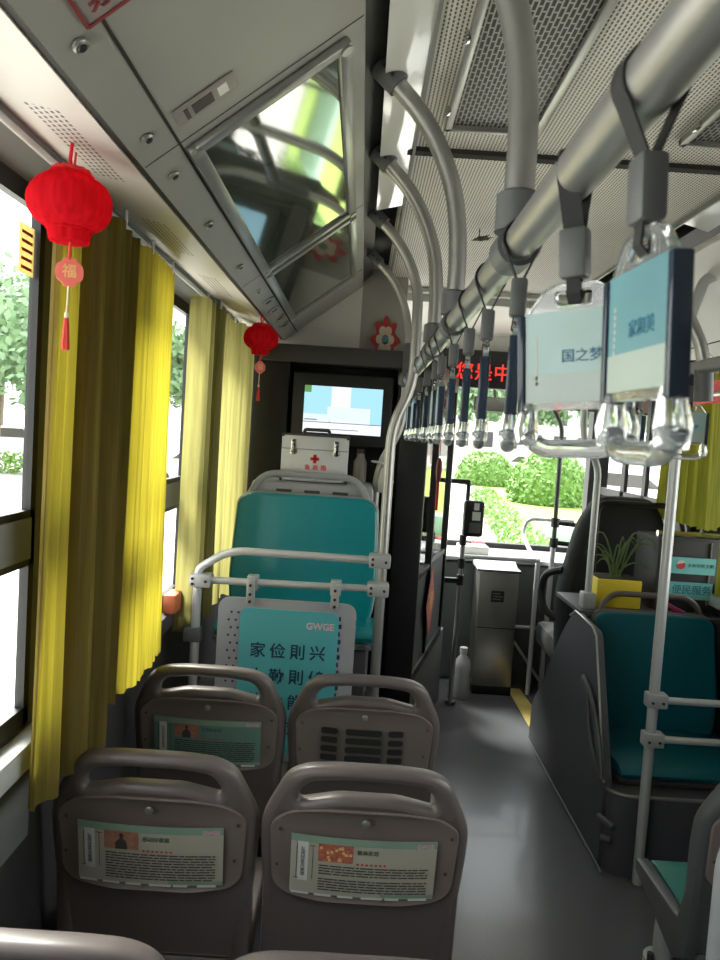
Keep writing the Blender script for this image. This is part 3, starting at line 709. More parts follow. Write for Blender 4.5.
b = MB(); b.tube(fillet([(-.23, 2.89, 1.57), (-.23, 2.89, 1.592), (-.13, 2.89, 1.592), (-.13, 2.89, 1.57)], .015, 5), .007, 10); b.build('carry_handle', 'ink', t, world=True)

# ------------------------------------------------------------------ screen cabinet (bulkhead)
t = thing('screen_cabinet', 'black bulkhead cabinet that holds the lit screen', 'cabinet', (-.15, 3.3, 0))
b = MB(); b.box((-.46, 3.36, 0), (.30, 3.40, 1.96)); b.box((-.50, 3.20, 0), (-.335, 3.40, 1.955)); b.box((.145, 3.215, 0), (.165, 3.40, 1.95)); b.build('carcass', 'black', t, world=True, bevel=.01)
b = MB(); b.box((-.46, 3.18, 1.885), (.165, 3.40, 1.962)); b.build('top_beam', 'walldark', t, world=True, bevel=.01)
b = MB(); b.box((-.335, 3.2, 1.34), (.145, 3.38, 1.37)); b.build('shelf', 'black', t, world=True, bevel=.004)
b = MB(); b.box((.165, 3.19, 0), (.295, 3.24, 1.97)); b.build('side_post', 'black', t, world=True, bevel=.012)
t = thing('screen', 'lit screen in a black frame above the first aid case', 'screen', (-.09, 3.21, 1.57))
b = MB(); b.box((-.318, 3.20, 1.53), (.125, 3.26, 1.845)); b.build('bezel', 'black', t, world=True, bevel=.008)
b = MB(); X0, X1, Z0, Z1 = -.265, .081, 1.583, 1.789; y = 3.1985
def sq(x0, x1, z0, z1, k, dy=0): b.mi = k; b.quad([(x0, y - dy, z0), (x1, y - dy, z0), (x1, y - dy, z1), (x0, y - dy, z1)])
sq(X0, X1, Z0, Z1, 0); sq(X0, X1, Z0, Z0 + .045, 1, .0003); sq(-.145, -.06, Z0, Z1, 1, .0004); sq(-.06, .03, 1.63, 1.70, 2, .0003); sq(X0, -.15, 1.63, 1.665, 2, .0003); sq(-.16, -.05, 1.64, 1.70, 2, .0006)
sq(X0, X0 + .03, Z1 - .03, Z1, 3, .0005); sq(X0, X1, Z0 + .045, Z0 + .048, 4, .0006); sq(X0 + .07, X1 - .1, Z0 + .016, Z0 + .019, 4, .0006); sq(X0 + .005, X0 + .06, 1.638, 1.642, 4, .0006)
b.build('display', ['screen', 'screen2', 'screen3', 'screen4', mat('screen_line', (.2, .22, .28), .4)], t, world=True, smooth=False)
t = thing('white_bag', 'small white bag hanging on the far pole under the screen', 'bag', (.10, 2.975, 1.40))
b = MB(); b.lathe([(.01, -.05), (.028, -.045), (.032, 0), (.022, .045), (.008, .06)], (.107, 2.975, 1.40), 14, .1, 5); b.build('bag_body', 'white', t, world=True)
b = MB(); b.tube(fillet([(.107, 2.975, 1.455), (.107, 2.975, 1.47), (.07, 2.975, 1.48), (.045, 2.99, 1.48), (.05, 3.02, 1.475), (.09, 3.02, 1.47), (.108, 2.98, 1.458)], .01, 4), .0025, 8); b.build('bag_loop', 'white', t, world=True)
t = thing('grey_flask', 'grey flask on the dark shelf under the screen', 'bottle', (.0, 3.28, 1.37))
b = MB(); b.lathe([(.028, 0), (.03, .01), (.03, .09), (.018, .115), (.018, .13)], (0, 3.26, 1.3705), 18); b.build('flask_body', 'signgrey', t, world=True)
b = MB(); b.lathe([(.02, .13), (.02, .15), (.01, .155)], (0, 3.26, 1.3705), 16); b.build('flask_cap', 'ink', t, world=True)
# paper decoration above the beam (plain stand-in)
t = thing('paper_decoration', 'red and white paper blossom decoration above the screen cabinet', 'decoration', (.075, 3.41, 2.03))
b = MB(); YM = 3.40
b.add(plate([((.058 + .012 * math.cos(8 * a)) * math.cos(a), (.10 + .016 * math.cos(8 * a)) * math.sin(a)) for a in [2 * math.pi * k / 96 for k in range(96)]], [], .002, 0), frame_mtx((.078, YM, 2.03), (1, 0, 0), (0, -1, 0))); b.build('outer_blossom', mat('crimson_paper', (.42, .03, .03), .5), t, world=True)
b = MB()
for k in range(6):
    a = k * math.pi / 3; b.add(plate([(.017 * math.cos(q), .022 * math.sin(q)) for q in [2 * math.pi * j / 24 for j in range(24)]], [], .001, 0), frame_mtx((.078 + .026 * math.cos(a), YM - .004, 2.035 + .045 * math.sin(a)), (1, 0, 0), (0, -1, 0)))
b.build('petals', mat('cream_paper', (.62, .52, .42), .5), t, world=True)
b = MB(); b.tube([(.078, YM - .005, 2.035), (.078, YM - .008, 2.035)], .016, 16); b.build('centre_disc', mat('teal_paper', (.05, .22, .25), .5), t, world=True)

# ------------------------------------------------------------------ left curtains
def curtain(name, label, path, zt, zb, m, base=None, amp=.003, jag=.008):
    """path: plan polyline (x, y) of the folds"""
    pts = fillet([(x, y, 0) for x, y in path], .018, 5)
    # resample finely
    P = [pts[0]]
    for q in pts[1:]:
        n = max(1, int((q - P[-1]).length / .006)); a = P[-1]
        for k in range(1, n + 1): P.append(a.lerp(q, k / n))
    b = MB(); nz = 30; rows = []
    cx = sum(p.x for p in P) / len(P); cy = sum(p.y for p in P) / len(P)
    for j in range(nz + 1):
        t = j / nz; z = zt + (zb - zt) * t; row = []
        for i, p in enumerate(P):
            k = 1 + .10 * t - .06 * (1 - t)
            w1 = .004 * math.sin(i * .31 + 2.3 * t) * t
            zz = z + (jag * math.sin(i * .8) * .5 if j == nz else 0)
            row.append(b.bm.verts.new((cx + (p.x - cx) * (1 + .25 * t * 0) + w1 + amp * math.sin(i * 1.4), cy + (p.y - cy) * k, zz)))
        rows.append(row)
    for A, B in zip(rows, rows[1:]):
        for i in range(len(P) - 1): b.bm.faces.new((A[i], A[i + 1], B[i + 1], B[i]))
    t = thing(name, label, 'curtain', (cx, cy, zb)); b.build('cloth', m, t, world=True)
    b = MB()
    for k in range(3):
        p = P[int((len(P) - 1) * (.15 + .35 * k))]; b.tube([(p.x, p.y, zt - .01), (p.x, p.y, zt + .025)], .004, 8)
    b.build('hook', 'white', t, world=True); return t
curtain('curtain', 'nearest long yellow and brown curtain behind the first lantern', [(-.582, 1.322), (-.568, 1.312), (-.546, 1.378), (-.600, 1.42), (-.545, 1.445), (-.538, 1.49), (-.595, 1.52), (-.540, 1.545), (-.530, 1.58), (-.60, 1.61)], 2.005, .845, 'curt')
curtain('curtain', 'second yellow curtain with a bright panel and a higher hem', [(-.60, 1.62), (-.545, 1.65), (-.60, 1.70), (-.545, 1.72), (-.60, 1.77), (-.550, 1.80), (-.556, 1.98), (-.562, 2.10), (-.60, 2.14)], 2.01, .895, 'curt')
curtain('curtain', 'pale olive curtain between the second window and the teal seat', [(-.60, 2.42), (-.545, 2.43), (-.538, 2.50), (-.61, 2.51), (-.53, 2.53), (-.61, 2.60), (-.525, 2.60), (-.522, 2.66), (-.61, 2.68), (-.53, 2.70), (-.61, 2.78), (-.535, 2.78), (-.535, 2.83)], 2.01, .88, 'curt2')
curtain('curtain', 'farthest left curtain, yellow-green, under the second lantern', [(-.59, 2.90), (-.53, 2.92), (-.57, 2.98), (-.50, 3.0), (-.55, 3.05), (-.49, 3.07), (-.54, 3.12), (-.48, 3.14), (-.53, 3.18)], 2.01, .88, 'curt2')
b = MB(); b.cyl((-.565, -2.6, 2.018), (-.565, 3.3, 2.018), .006, 10); props(b.build('curtain_track', 'sill'), 'thin curtain track above the left windows', 'curtain track')

# ------------------------------------------------------------------ lanterns
def lantern(loc, label):
    t = thing('lantern', label, 'lantern', loc)
    prof = []
    for k in range(15):
        a = -math.pi / 2 + math.pi * k / 14; prof.append((.066 * math.cos(a) ** .75 + .0, .046 * math.sin(a)))
    prof[0] = (.034, -.046); prof[-1] = (.034, .046); prof[1] = (.036, -.044); prof[-2] = (.036, .044)
    b = MB(); b.lathe(prof, (0, 0, 0), 64, .022, 9); b.build('body', 'redc', t)
    b = MB(); b.lathe([(.030, -.062), (.033, -.044), (.030, -.043)], (0, 0, 0), 72, .05, 12); b.build('lower_rim', 'redc', t)
    b = MB(); b.lathe([(.030, .043), (.033, .044), (.028, .054)], (0, 0, 0), 72, .05, 12); b.build('upper_rim', 'red', t)
    b = MB(); b.tube([(0, 0, .05), (-.003, 0, .07), (0, 0, .10)], .003, 8); b.tube([(.004, 0, .05), (.006, 0, .08)], .002, 8); b.build('hanging_cord', 'red', t)
    b = MB(); b.tube([(.003, 0, -.06), (.002, 0, -.09)], .003, 8); b.build('red_cord', 'tassel', t)
    o = [(p.x, p.y) for p in fillet([(-.009, .023, 0), (.009, .023, 0), (.010, .018, 0), (.020, .012, 0), (.022, 0, 0), (.020, -.012, 0), (.010, -.018, 0), (.009, -.023, 0), (-.009, -.023, 0), (-.010, -.018, 0), (-.020, -.012, 0), (-.022, 0, 0), (-.020, .012, 0), (-.010, .018, 0)], .005, 3, True)]
    b = MB(); b.add(plate(o, [], .0015, .0005, 1), frame_mtx((.003, 0, -.110), (1, .35, 0), (.35, -1, 0))); pd = b.build('pendant', 'pendant', t)
    b = MB(); b.add(text_mesh('福', .023, .0003, .01), frame_mtx((.0036, -.0018, -.110), (1, .35, 0), (.35, -1, 0))); b.build('fu_character', 'gold', pd)
    b = MB(); b.tube([(.002, 0, -.132), (.001, 0, -.175)], .0018, 8); b.build('pale_cord', 'cord', t)
    b = MB(); b.tube([(.001, 0, -.175), (.001, 0, -.18), (.001, 0, -.185)], [.003, .004, .003], 10); b.build('bead', 'cord', t)
    b = MB(); b.lathe([(.003, 0), (.0042, -.01), (.0065, -.045), (.006, -.052)], (.001, 0, -.184), 14, .12, 7); b.build('tassel', 'tassel', t)
    return t
l1 = lantern((-.497, 1.195, 1.926), 'big red lantern with fortune pendant hanging before the nearest curtain')
dup(l1, (-.405, 2.75, 1.924), .2, 'far red lantern hanging between the farthest curtain and the screen cabinet')

# ------------------------------------------------------------------ hand straps
def strap(loc, rotz, label, card='card', words='', group='clear hand straps on the left rail', rows=()):
    t = thing('hand_strap', label, 'hand strap', loc, rotz, group)
    # local: y along the rail, handle plane = YZ, card faces -X .. built before turning
    rr = .0225
    b = MB()
    def band(pts, wd, th=.0016):
        pts = [Vector(p) for p in pts]; L = []
        for i, p in enumerate(pts):
            d = (pts[min(i + 1, len(pts) - 1)] - pts[max(i - 1, 0)]).normalized(); n = Vector((-d.z, 0, d.x)) * th
            L.append([b.bm.verts.new(p + Vector((0, s * wd / 2, 0)) + n * k) for s, k in ((-1, -.5), (1, -.5), (1, .5), (-1, .5))])
        for A, B in zip(L, L[1:]):
            for j in range(4): b.bm.faces.new((A[j], A[(j + 1) % 4], B[(j + 1) % 4], B[j]))
        b.bm.faces.new(L[0]); b.bm.faces.new(L[-1][::-1])
    arc = [(rr * math.sin(a), 0, rr * math.cos(a)) for a in [math.radians(x) for x in range(-125, 126, 10)]]
    band([(-.004, 0, -.046)] + arc + [(.004, 0, -.046)], .018)
    b.build('strap_loop', 'strap', t)
    b = MB(); b.box((-.0095, -.0125, -.090), (.0095, .0125, -.046)); b.build('sleeve', 'blk_grey', t, bevel=.004)
    b = MB(); band([(-.004, 0, -.088), (-.0055, 0, -.104), (0, 0, -.111), (.0055, 0, -.104), (.004, 0, -.088)], .012); b.build('lower_loop', 'strap', t)
    # handle: local YZ outline
    o = [(p.x, p.y) for p in fillet([(-.047, -.122, 0), (-.024, -.093, 0), (.024, -.093, 0), (.047, -.122, 0), (.048, -.205, 0), (-.048, -.205, 0)], [.01, .012, .012, .01, .004, .004], 5, True)]
    hl = [(p.x, p.y) for p in fillet([(-.016, -.100, 0), (.016, -.100, 0), (.016, -.112, 0), (-.016, -.112, 0)], .003, 3, True)]
    MX = Matrix(((0, 0, 1, 0), (1, 0, 0, 0), (0, 1, 0, 0), (0, 0, 0, 1)))
    b = MB(); b.add(plate(o, [hl], .0040, .001, 1), MX); b.build('card_holder', 'clear', t)
    for s in (-1, 1):
        b = MB(); b.box((-.0068, s * .048 - .0035, -.206), (.0068, s * .048 + .0035, -.118)); b.build('side_rail', 'frame_bl', t, bevel=.0015)
    b = MB(); b.box((-.0045, -.0435, -.198), (.0045, .0435, -.117)); c = b.build('card', card, t, smooth=False)
    if words:
        b = MB(); b.add(text_mesh(words, .0125, .0002, .008), frame_mtx((-.0049, -.008, -.158), (0, -1, 0), (-1, 0, 0)))
        b.build('card_text', 'signtext', c)
        b = MB()
        for k in range(9): b.box((-.0048, .032, -.142 - k * .005), (-.0045, .0345, -.139 - k * .005))
        b.mi = 1; b.box((-.0048, -.0435, -.198), (-.0045, .0435, -.172))
        b.build('card_print', ['paper', 'cardlow'], c, smooth=False)
    # grip ring: chunky clear D
    b = MB()
    for s in (-1, 1):
        b.tube([(0, s * .041, -.198), (0, s * .043, -.206), (0, s * .045, -.222), (0, s * .044, -.236)], [.006, .009, .0115, .010], 12)
    b.tube(fillet([(0, -.045, -.228), (0, -.03, -.240), (0, .03, -.240), (0, .045, -.228)], .012, 5), [.008] * 2 + [.0085] * 10 + [.008] * 2, 12)
    b.build('grip', 'clear', t)
    return t
SY = [.482, .648, .854, 1.062, 1.243, 1.452, 1.663, 1.80, 2.03, 2.28, 2.50, 2.76]
A_ = ['nearest', 'second', 'third', 'fourth', 'fifth', 'sixth', 'seventh', 'eighth', 'ninth', 'tenth', 'eleventh', 'farthest']
s1 = strap((BX, SY[0], BZ), math.radians(4), 'largest nearest clear hand strap with teal card, turned to the camera', 'card2', '家和美')
s2 = strap((BX, SY[1], BZ), math.radians(56), 'second clear hand strap with pale card facing the camera', 'card', '国之梦')
for q_, sw in ((s1, 3.0), (s2, 4.5)): q_.rotation_mode = 'ZYX'; q_.rotation_euler.y = -math.radians(sw)
s3 = strap((BX, SY[2], BZ), math.radians(-10.5), 'third clear hand strap on the left rail, seen edge-on with dark blue rim', 'card')
for k in range(3, 12):
    dup(s3, (BX, SY[k], BZ), math.radians((-8.5, -7.5, -5, -2, -1, -3, -5, 2, 0, -2)[k - 3]), f'{A_[k]} clear hand strap counted from the camera along the left rail')
dup(s2, (mir(BX), 1.98, BZ), math.radians(80), 'clear hand strap with teal card at the right edge before the right curtain', 'hand straps on the right rail')
for yy, lb in ((2.35, 'hand strap on the right rail, nearer of two behind the nearest clear handle'), (2.62, 'hand strap on the right rail, farther of two behind the nearest clear handle')):
    dup(s3, (mir(BX), yy, BZ), 0.05, lb, 'hand straps on the right rail')

# ------------------------------------------------------------------ front door side partition, reader, fare box, front rails
t = thing('door_partition', 'dark partition with glass and red diamond paper beside the front steps', 'partition', (.40, 3.7, 0))
pa, pb = Vector((.27, 3.22, 0)), Vector((.52, 4.20, 0)); dr = (pb - pa).normalized(); nn = Vector((dr.y, -dr.x, 0))
def pbox(b, s0, s1, z0, z1, th):
    v = b.box((0, 0, z0), (s1 - s0, th, z1)); ang = math.atan2(dr.y, dr.x)
    bmesh.ops.rotate(b.bm, verts=v, cent=(0, 0, 0), matrix=Matrix.Rotation(ang, 3, 'Z')); bmesh.ops.translate(b.bm, verts=v, vec=pa + dr * s0 - nn * (-th / 2))
Lp = (pb - pa).length
b = MB(); pbox(b, .04, Lp + .15, 0, .45, .03); b.build('lower_panel', 'dash', t, world=True, bevel=.005)
b = MB(); pbox(b, 0, .05, 0, 1.95, .04); pbox(b, Lp - .04, Lp, .45, 1.9, .04); pbox(b, 0, Lp, 1.86, 1.95, .04); pbox(b, 0, Lp, .45, .50, .04); pbox(b, .40, .43, .5, 1.9, .04); pbox(b, .05, Lp - .04, .93, .96, .03); b.build('frame', 'black', t, world=True, bevel=.005)
b = MB(); pbox(b, .05, Lp - .04, .95, 1.88, .006); b.build('pane', 'glass', t, world=True, smooth=False)
b = MB(); pbox(b, .05, Lp - .04, .48, .94, .012); b.build('inner_panel', 'dash', t, world=True, smooth=False)
b = MB(); b.tube([pa + Vector((-.015, -.02, .42)), pb + Vector((-.01, -.03, .44))], .011, 10); b.build('grab_tube', 'pole', t, world=True)
q = pa + dr * .40 + nn * .02
b = MB(); b.add(plate([(0, .18), (.125, 0), (0, -.18), (-.125, 0)], [], .0015, 0), frame_mtx(q + Vector((0, 0, .765)) + nn * .01, dr, nn)); d_ = b.build('diamond_paper', 'diamond', t, world=True); d_['label'] = 'red diamond paper'
b = MB(); b.add(text_mesh('福', .10, .0008, .02), frame_mtx(q + Vector((0, 0, .765)) + nn * .0125, dr, nn)); b.build('fu_character', 'gold', d_, world=True)
t = thing('red_ornament', 'small dark red ornament with tassel hanging at the door partition top', 'ornament', (.37, 3.45, 1.45))
b = MB(); b.lathe([(.004, .06), (.012, .045), (.015, 0), (.010, -.05), (.003, -.06)], (.375, 3.42, 1.44), 14); b.build('ornament_body', 'maroon', t, world=True)
b = MB(); b.tube([(.375, 3.42, 1.38), (.375, 3.42, 1.25)], .007, 10); b.build('ornament_tassel', 'tassel', t, world=True)
b = MB(); b.tube([(.375, 3.42, 1.51), (.375, 3.42, 1.86)], .002, 6); b.build('ornament_cord', 'tassel', t, world=True)

t = thing('card_reader', 'black card reader on a slim pole beside the fare box', 'card reader', (.64, 4.28, 0))
b = MB(); b.tube([(.635, 4.28, 0), (.645, 4.28, 1.10)], .014, 14); b.build('pole', 'pole', t, world=True)
b = MB(); b.tube([(.635, 4.28, 0), (.635, 4.28, .02)], .03, 16); b.build('foot', 'pole', t, world=True)
b = MB(); b.box((.625, 4.20, 1.03), (.745, 4.26, 1.245)); b.build('reader_body', 'black', t, world=True, bevel=.018)
b = MB(); b.box((.682, 4.198, 1.19), (.712, 4.201, 1.232)); b.box((.674, 4.198, 1.13), (.722, 4.201, 1.18)); b.build('white_sticker', 'white', t, world=True)
b = MB(); b.box((.66, 4.198, 1.055), (.728, 4.201, 1.115)); b.build('reader_window', 'sleeve', t, world=True)
b = MB()
for z in (1.0, .86, .76): b.tube([(.642, 4.28, z - .03), (.642, 4.28, z + .03)], .022, 12)
b.box((.54, 4.26, .74), (.64, 4.29, .77)); b.box((.49, 4.25, .68), (.54, 4.30, .78)); b.build('clamp', 'black', t, world=True)
t = thing('gantry_frame', 'black bracket frame arching above the card reader', 'bracket', (.53, 4.3, .84))
b = MB(); b.tube(fillet([(.435, 4.30, .78), (.435, 4.30, 1.345), (.655, 4.30, 1.35), (.655, 4.30, 1.16)], .006, 3), [.008] * 5 + [.013] * 5, 12); b.build('tube', 'black', t, world=True)
b = MB(); b.box((.44, 4.28, 1.335), (.66, 4.32, 1.362)); b.build('top_bar', 'black', t, world=True, bevel=.006)
b = MB(); b.tube([(.435, 4.30, .0), (.435, 4.30, .80)], .008, 10); b.build('leg', 'black', t, world=True)

t = thing('fare_box', 'tall brushed steel fare box at the front of the aisle', 'fare box', (.916, 4.58, 0))
b = MB(); b.box((.795, 4.48, .05), (1.042, 4.70, .79)); b.build('body', 'steel', t, world=True, bevel=.006)
b = MB(); b.box((.795, 4.475, 0), (1.042, 4.70, .055)); b.build('plinth', 'black', t, world=True, bevel=.004)
b = MB(); b.prism([(4.50, .79), (4.68, .845), (4.70, .845), (4.70, .79)], 'x', .78, 1.045); b.build('sloped_tray', 'dashtop', t, world=True, bevel=.004)
b = MB(); b.box((.785, 4.47, .785), (1.05, 4.705, .80)); b.build('top_rim', 'chrome', t, world=True, bevel=.003)
b = MB(); b.box((.796, 4.4785, .425), (1.041, 4.481, .43)); b.build('door_gap', 'blackgap', t, world=True)
b = MB(); b.box((.875, 4.476, .595), (.955, 4.481, .665)); lp = b.build('name_plate', 'black', t, world=True, bevel=.002); lp['label'] = 'black plate with pale lettering'
b = MB()
for k, (xa, xb) in enumerate(((.885, .93), (.888, .945), (.884, .94))): b.box((xa, 4.4752, .645 - k * .018), (xb, 4.4765, .652 - k * .018))
b.build('plate_print', 'alu', lp, world=True)
b = MB(); b.tube([(.967, 4.482, .265), (.967, 4.472, .265)], .012, 14); b.build('lock', 'alu', t, world=True)
t = thing('white_bottle', 'white plastic jug standing on the floor left of the fare box', 'bottle', (.715, 4.40, 0))
b = MB(); b.lathe([(.045, 0), (.052, .01), (.052, .10), (.042, .15), (.052, .19), (.045, .235), (.022, .265), (.020, .28)], (.715, 4.40, 0), 22); b.build('jug_body', 'bottle', t, world=True)
b = MB(); b.lathe([(.024, .28), (.024, .315), (.018, .318)], (.715, 4.40, 0), 16); b.build('cap', 'bottle', t, world=True)

t = thing('front_rail', 'white bent rail with looped end in front of the dashboard', 'guard rail', (1.1, 4.5, 0))
b = MB(); b.tube(fillet([(.655, 4.42, .878), (1.15, 4.42, .882), (1.135, 4.62, .90), (1.115, 4.80, 1.0), (1.14, 4.80, 1.10), (1.45, 4.80, 1.10)], .05, 6), .014, 14); b.build('top_tube', 'polew', t, world=True)
b = MB(); b.tube([(1.155, 4.5, .885), (1.155, 4.5, .01)], .015, 14); b.build('upright', 'polew', t, world=True)
b = MB(); b.tube([(.99, 4.66, .40), (1.34, 4.66, .40)], .012, 12); b.tube([(.99, 4.62, .42), (1.26, 4.62, .06)], .010, 12); b.build('lower_brace', 'polew', t, world=True)
t = thing('cab_post', 'dark kinked pole at the cab entrance, with black clamps', 'pole', (1.31, 4.665, 0))
b = MB(); b.tube(fillet([(1.20, 4.665, 1.97), (1.205, 4.665, 1.86), (1.285, 4.665, 1.72), (1.29, 4.665, 1.0)], .05, 6), .015, 14); b.build('upper_tube', mat('dark_green_pole', (.05, .06, .045), .4), t, world=True)
b = MB(); b.tube([(1.29, 4.665, 1.0), (1.28, 4.665, .0)], .017, 14); b.build('lower_tube', 'polew', t, world=True)
b = MB(); b.tube([(1.29, 4.665, 1.07), (1.29, 4.665, 1.13)], .028, 14); b.tube([(1.29, 4.665, .94), (1.29, 4.665, 1.0)], .028, 14); b.cyl((1.29, 4.665, 1.10), (1.62, 4.665, 1.08), .016); b.cyl((1.29, 4.665, .97), (1.62, 4.665, .95), .016); b.build('clamp', 'black', t, world=True)
b = MB(); b.quad([(1.055, 4.62, .002), (1.135, 4.62, .002), (1.155, 4.10, .002), (1.055, 3.98, .002)]); b.box((1.05, 4.0, -.001), (1.056, 4.62, .003)); struct(b.build('trim_40', 'yelline', smooth=False))

# LED board, mirror, visor
t = thing('led_sign', 'black sign board with red lit characters above the windshield', 'led sign', (.84, 4.62, 2.05))
b = MB(); b.box((.48, 4.60, 1.93), (1.22, 4.66, 2.17)); b.build('housing', 'black', t, world=True, bevel=.01)
b = MB(); b.add(text_mesh('您是中国安全', .115, .0008, .004, 'LEFT', 1.08), frame_mtx((.565, 4.597, 2.025), (1, 0, 0), (0, -1, 0))); b.build('red_characters', 'led', t, world=True)
t = thing('interior_mirror', 'wide interior mirror hanging under the red lit sign', 'mirror', (.86, 4.9, 1.86))
b = MB(); b.box((.74, 4.90, 1.80), (1.03, 4.93, 1.90)); b.build('mirror_shell', 'black', t, world=True, bevel=.02)
b = MB(); b.box((.752, 4.895, 1.808), (1.018, 4.90, 1.892)); b.build('mirror_glass', 'chrome', t, world=True)
b = MB(); b.tube([(.885, 4.92, 1.89), (.885, 4.98, 1.97)], .01, 10); b.build('mirror_arm', 'black', t, world=True)
t = thing('sun_visor', 'brown sun visor across the top right of the windshield', 'sun visor', (1.42, 5.1, 1.9))
b = MB(); b.box((1.22, 5.08, 1.865), (1.62, 5.11, 1.985)); b.build('blade', 'visor', t, world=True, bevel=.005)
b = MB(); b.cyl((1.20, 5.09, 1.862), (1.64, 5.09, 1.862), .010); b.build('edge_rod', 'black', t, world=True)
b = MB(); b.tube([(1.345, 5.07, 1.865), (1.345, 5.062, 1.865)], .036, 24); o = b.build('round_badge', 'crossred', t, world=True); o['label'] = 'red round badge'
b = MB(); b.tube([(1.345, 5.0615, 1.865), (1.345, 5.060, 1.865)], .016, 18); b.build('badge_centre', 'visor', o, world=True)
for (x0, w_, h_, m_, nm, lb) in ((.70, .20, .055, 'white', 'white_tray', 'white paper tray on the dashboard behind the fare box'), (.83, .07, .06, 'crossred', 'red_box', 'small red box on the dashboard edge')):
    b = MB(); b.box((x0, 4.80, .836), (x0 + w_, 4.95, .836 + h_)); o = b.build(nm, m_, bevel=.006); props(o, lb, 'box') if nm == 'red_box' else props(o, lb, 'tray')
    if nm == 'red_box': o.location = (0, .17, 0)

# ------------------------------------------------------------------ driver cab on the right
t = thing('cab_partition', 'dark grey sloping cab partition along the right of the aisle', 'partition', (1.0, 3.2, 0))
pf = [(p.x, p.y) for p in fillet([(2.66, .0, 0), (2.66, .33, 0), (2.89, .845, 0), (3.19, .862, 0), (3.36, .72, 0), (3.60, .40, 0), (3.78, .23, 0), (3.80, 0, 0)], [.001, .02, .03, .05, .15, .2, .06, .001], 6, True)]
b = MB(); b.prism(pf, 'x', 1.0, 1.03); b.build('panel', 'cab', t, world=True)
b = MB(); b.tube([(.999, y_, z_) for y_, z_ in ((2.66, .33), (2.88, .835), (2.93, .860), (3.17, .866), (3.24, .83))], .005, 10); b.build('edge_strip', 'pole', t, world=True)
b = MB(); b.tube([(.998, 2.6, .012), (.998, 3.8, .012)], .005, 8); b.build('floor_strip', 'sleeve', t, world=True)
b = MB(); b.box((1.03, 3.20, .84), (1.69, 3.60, .862)); b.build('shelf', 'cab', t, world=True, bevel=.004)
b = MB(); b.box((1.03, 3.22, .31), (1.69, 3.25, .84)); b.build('front_board', 'cab', t, world=True)
b = MB(); b.tube([(1.02, 2.60, .14), (.99, 2.62, .14)], .012, 12); b.tube([(1.02, 2.58, .20), (.99, 2.66, .20)], .012, 12); b.build('bolt', 'sleeve', t, world=True)
t = thing('cab_pole', 'pale pole rising from the cab shelf beside the yellow planter', 'pole', (1.075, 3.27, .862))
b = MB(); b.tube(fillet([(1.08, 3.27, .865), (1.08, 3.27, 1.52), (1.00, 3.27, 1.62), (.97, 3.27, 2.28)], .06, 6), .0155, 14); b.build('tube', 'polew', t, world=True)
b = MB(); b.box((1.05, 3.24, .862), (1.11, 3.30, .935)); b.build('foot_block', 'clampw', t, world=True, bevel=.006)
t = thing('planter', 'yellow square planter with a spider plant on the cab shelf', 'potted plant', (1.235, 3.36, .862))
b = MB(); v = b.box((1.125, 3.29, .863), (1.335, 3.46, .995)); b.build('pot', 'yellow', t, world=True, bevel=.008)
b = MB(); b.box((1.135, 3.30, .985), (1.325, 3.45, .998)); b.build('soil', 'soil', t, world=True)
b = MB(); rr = random.Random(11)
for k in range(16):
    a = rr.uniform(0, 2 * math.pi); L = rr.uniform(.08, .17); hgt = rr.uniform(.07, .2); c = Vector((1.235 + rr.uniform(-.03, .03), 3.36, .995)); P_ = []
    for j in range(8):
        s_ = j / 7; P_.append(c + Vector((math.cos(a) * L * s_, math.sin(a) * L * .5 * s_, hgt * math.sin(s_ * 2.3) * 1.1)))
    b.tube(P_, [.003, .004, .004, .004, .0035, .003, .002, .001], 6)
b.build('leaves', 'leaf', t, world=True)
t = thing('service_cabinet', 'dark cabinet with steel top rail behind the right teal seat', 'cabinet', (1.54, 3.42, .862))
b = MB(); b.box((1.40, 3.31, .863), (1.69, 3.58, 1.20)); b.build('carcass', 'walldark', t, world=True, bevel=.006)
b = MB(); b.cyl((1.39, 3.31, 1.222), (1.69, 3.31, 1.222), .015); b.build('top_rail', 'chrome', t, world=True)
b = MB(); b.box((1.64, 3.302, .90), (1.646, 3.311, 1.19)); b.build('door_gap', 'alu', t, world=True)
t = thing('sign_plate', 'pale teal sign with round red emblem and small black characters', 'sign', (1.56, 3.30, 1.08))
def tilt(dz): return lambda c: (c.x, c.y, c.z)
b = MB(); b.box((1.462, 3.297, 1.042), (1.665, 3.303, 1.118)); b.build('plate', 'signteal', t, world=True, smooth=False)
b = MB(); b.tube([(1.505, 3.2965, 1.083), (1.505, 3.2945, 1.083)], .020, 24); e = b.build('emblem', 'inkred', t, world=True)
b = MB(); b.add(plate([(.020 * math.cos(a), .020 * math.sin(a)) for a in [math.pi * (.15 + .85 * k / 12) for k in range(13)]], [], .0005, 0), frame_mtx((1.506, 3.294, 1.086), (1, 0, 0), (0, -1, 0))); b.build('emblem_wave', 'white', e, world=True)
b = MB(); b.add(text_mesh('多利市新文明', .0205, .0003), frame_mtx((1.597, 3.2965, 1.081), (1, 0, 0), (0, -1, 0))); b.build('lettering', 'ink', t, world=True)
t = thing('sign_plate', 'lower teal sign with four large dark blue characters', 'sign', (1.56, 3.30, .97))
b = MB(); b.box((1.462, 3.297, .925), (1.660, 3.303, 1.003)); b.build('plate', 'signteal', t, world=True, smooth=False)
b = MB(); b.add(text_mesh('便民服务', .046, .0003), frame_mtx((1.564, 3.2965, .966), (1, 0, 0), (0, -1, 0))); b.build('lettering', 'signtext', t, world=True)
t = thing('ribbon', 'magenta ribbon lying on the shelf behind the right teal seat', 'ribbon', (1.47, 3.28, .863))
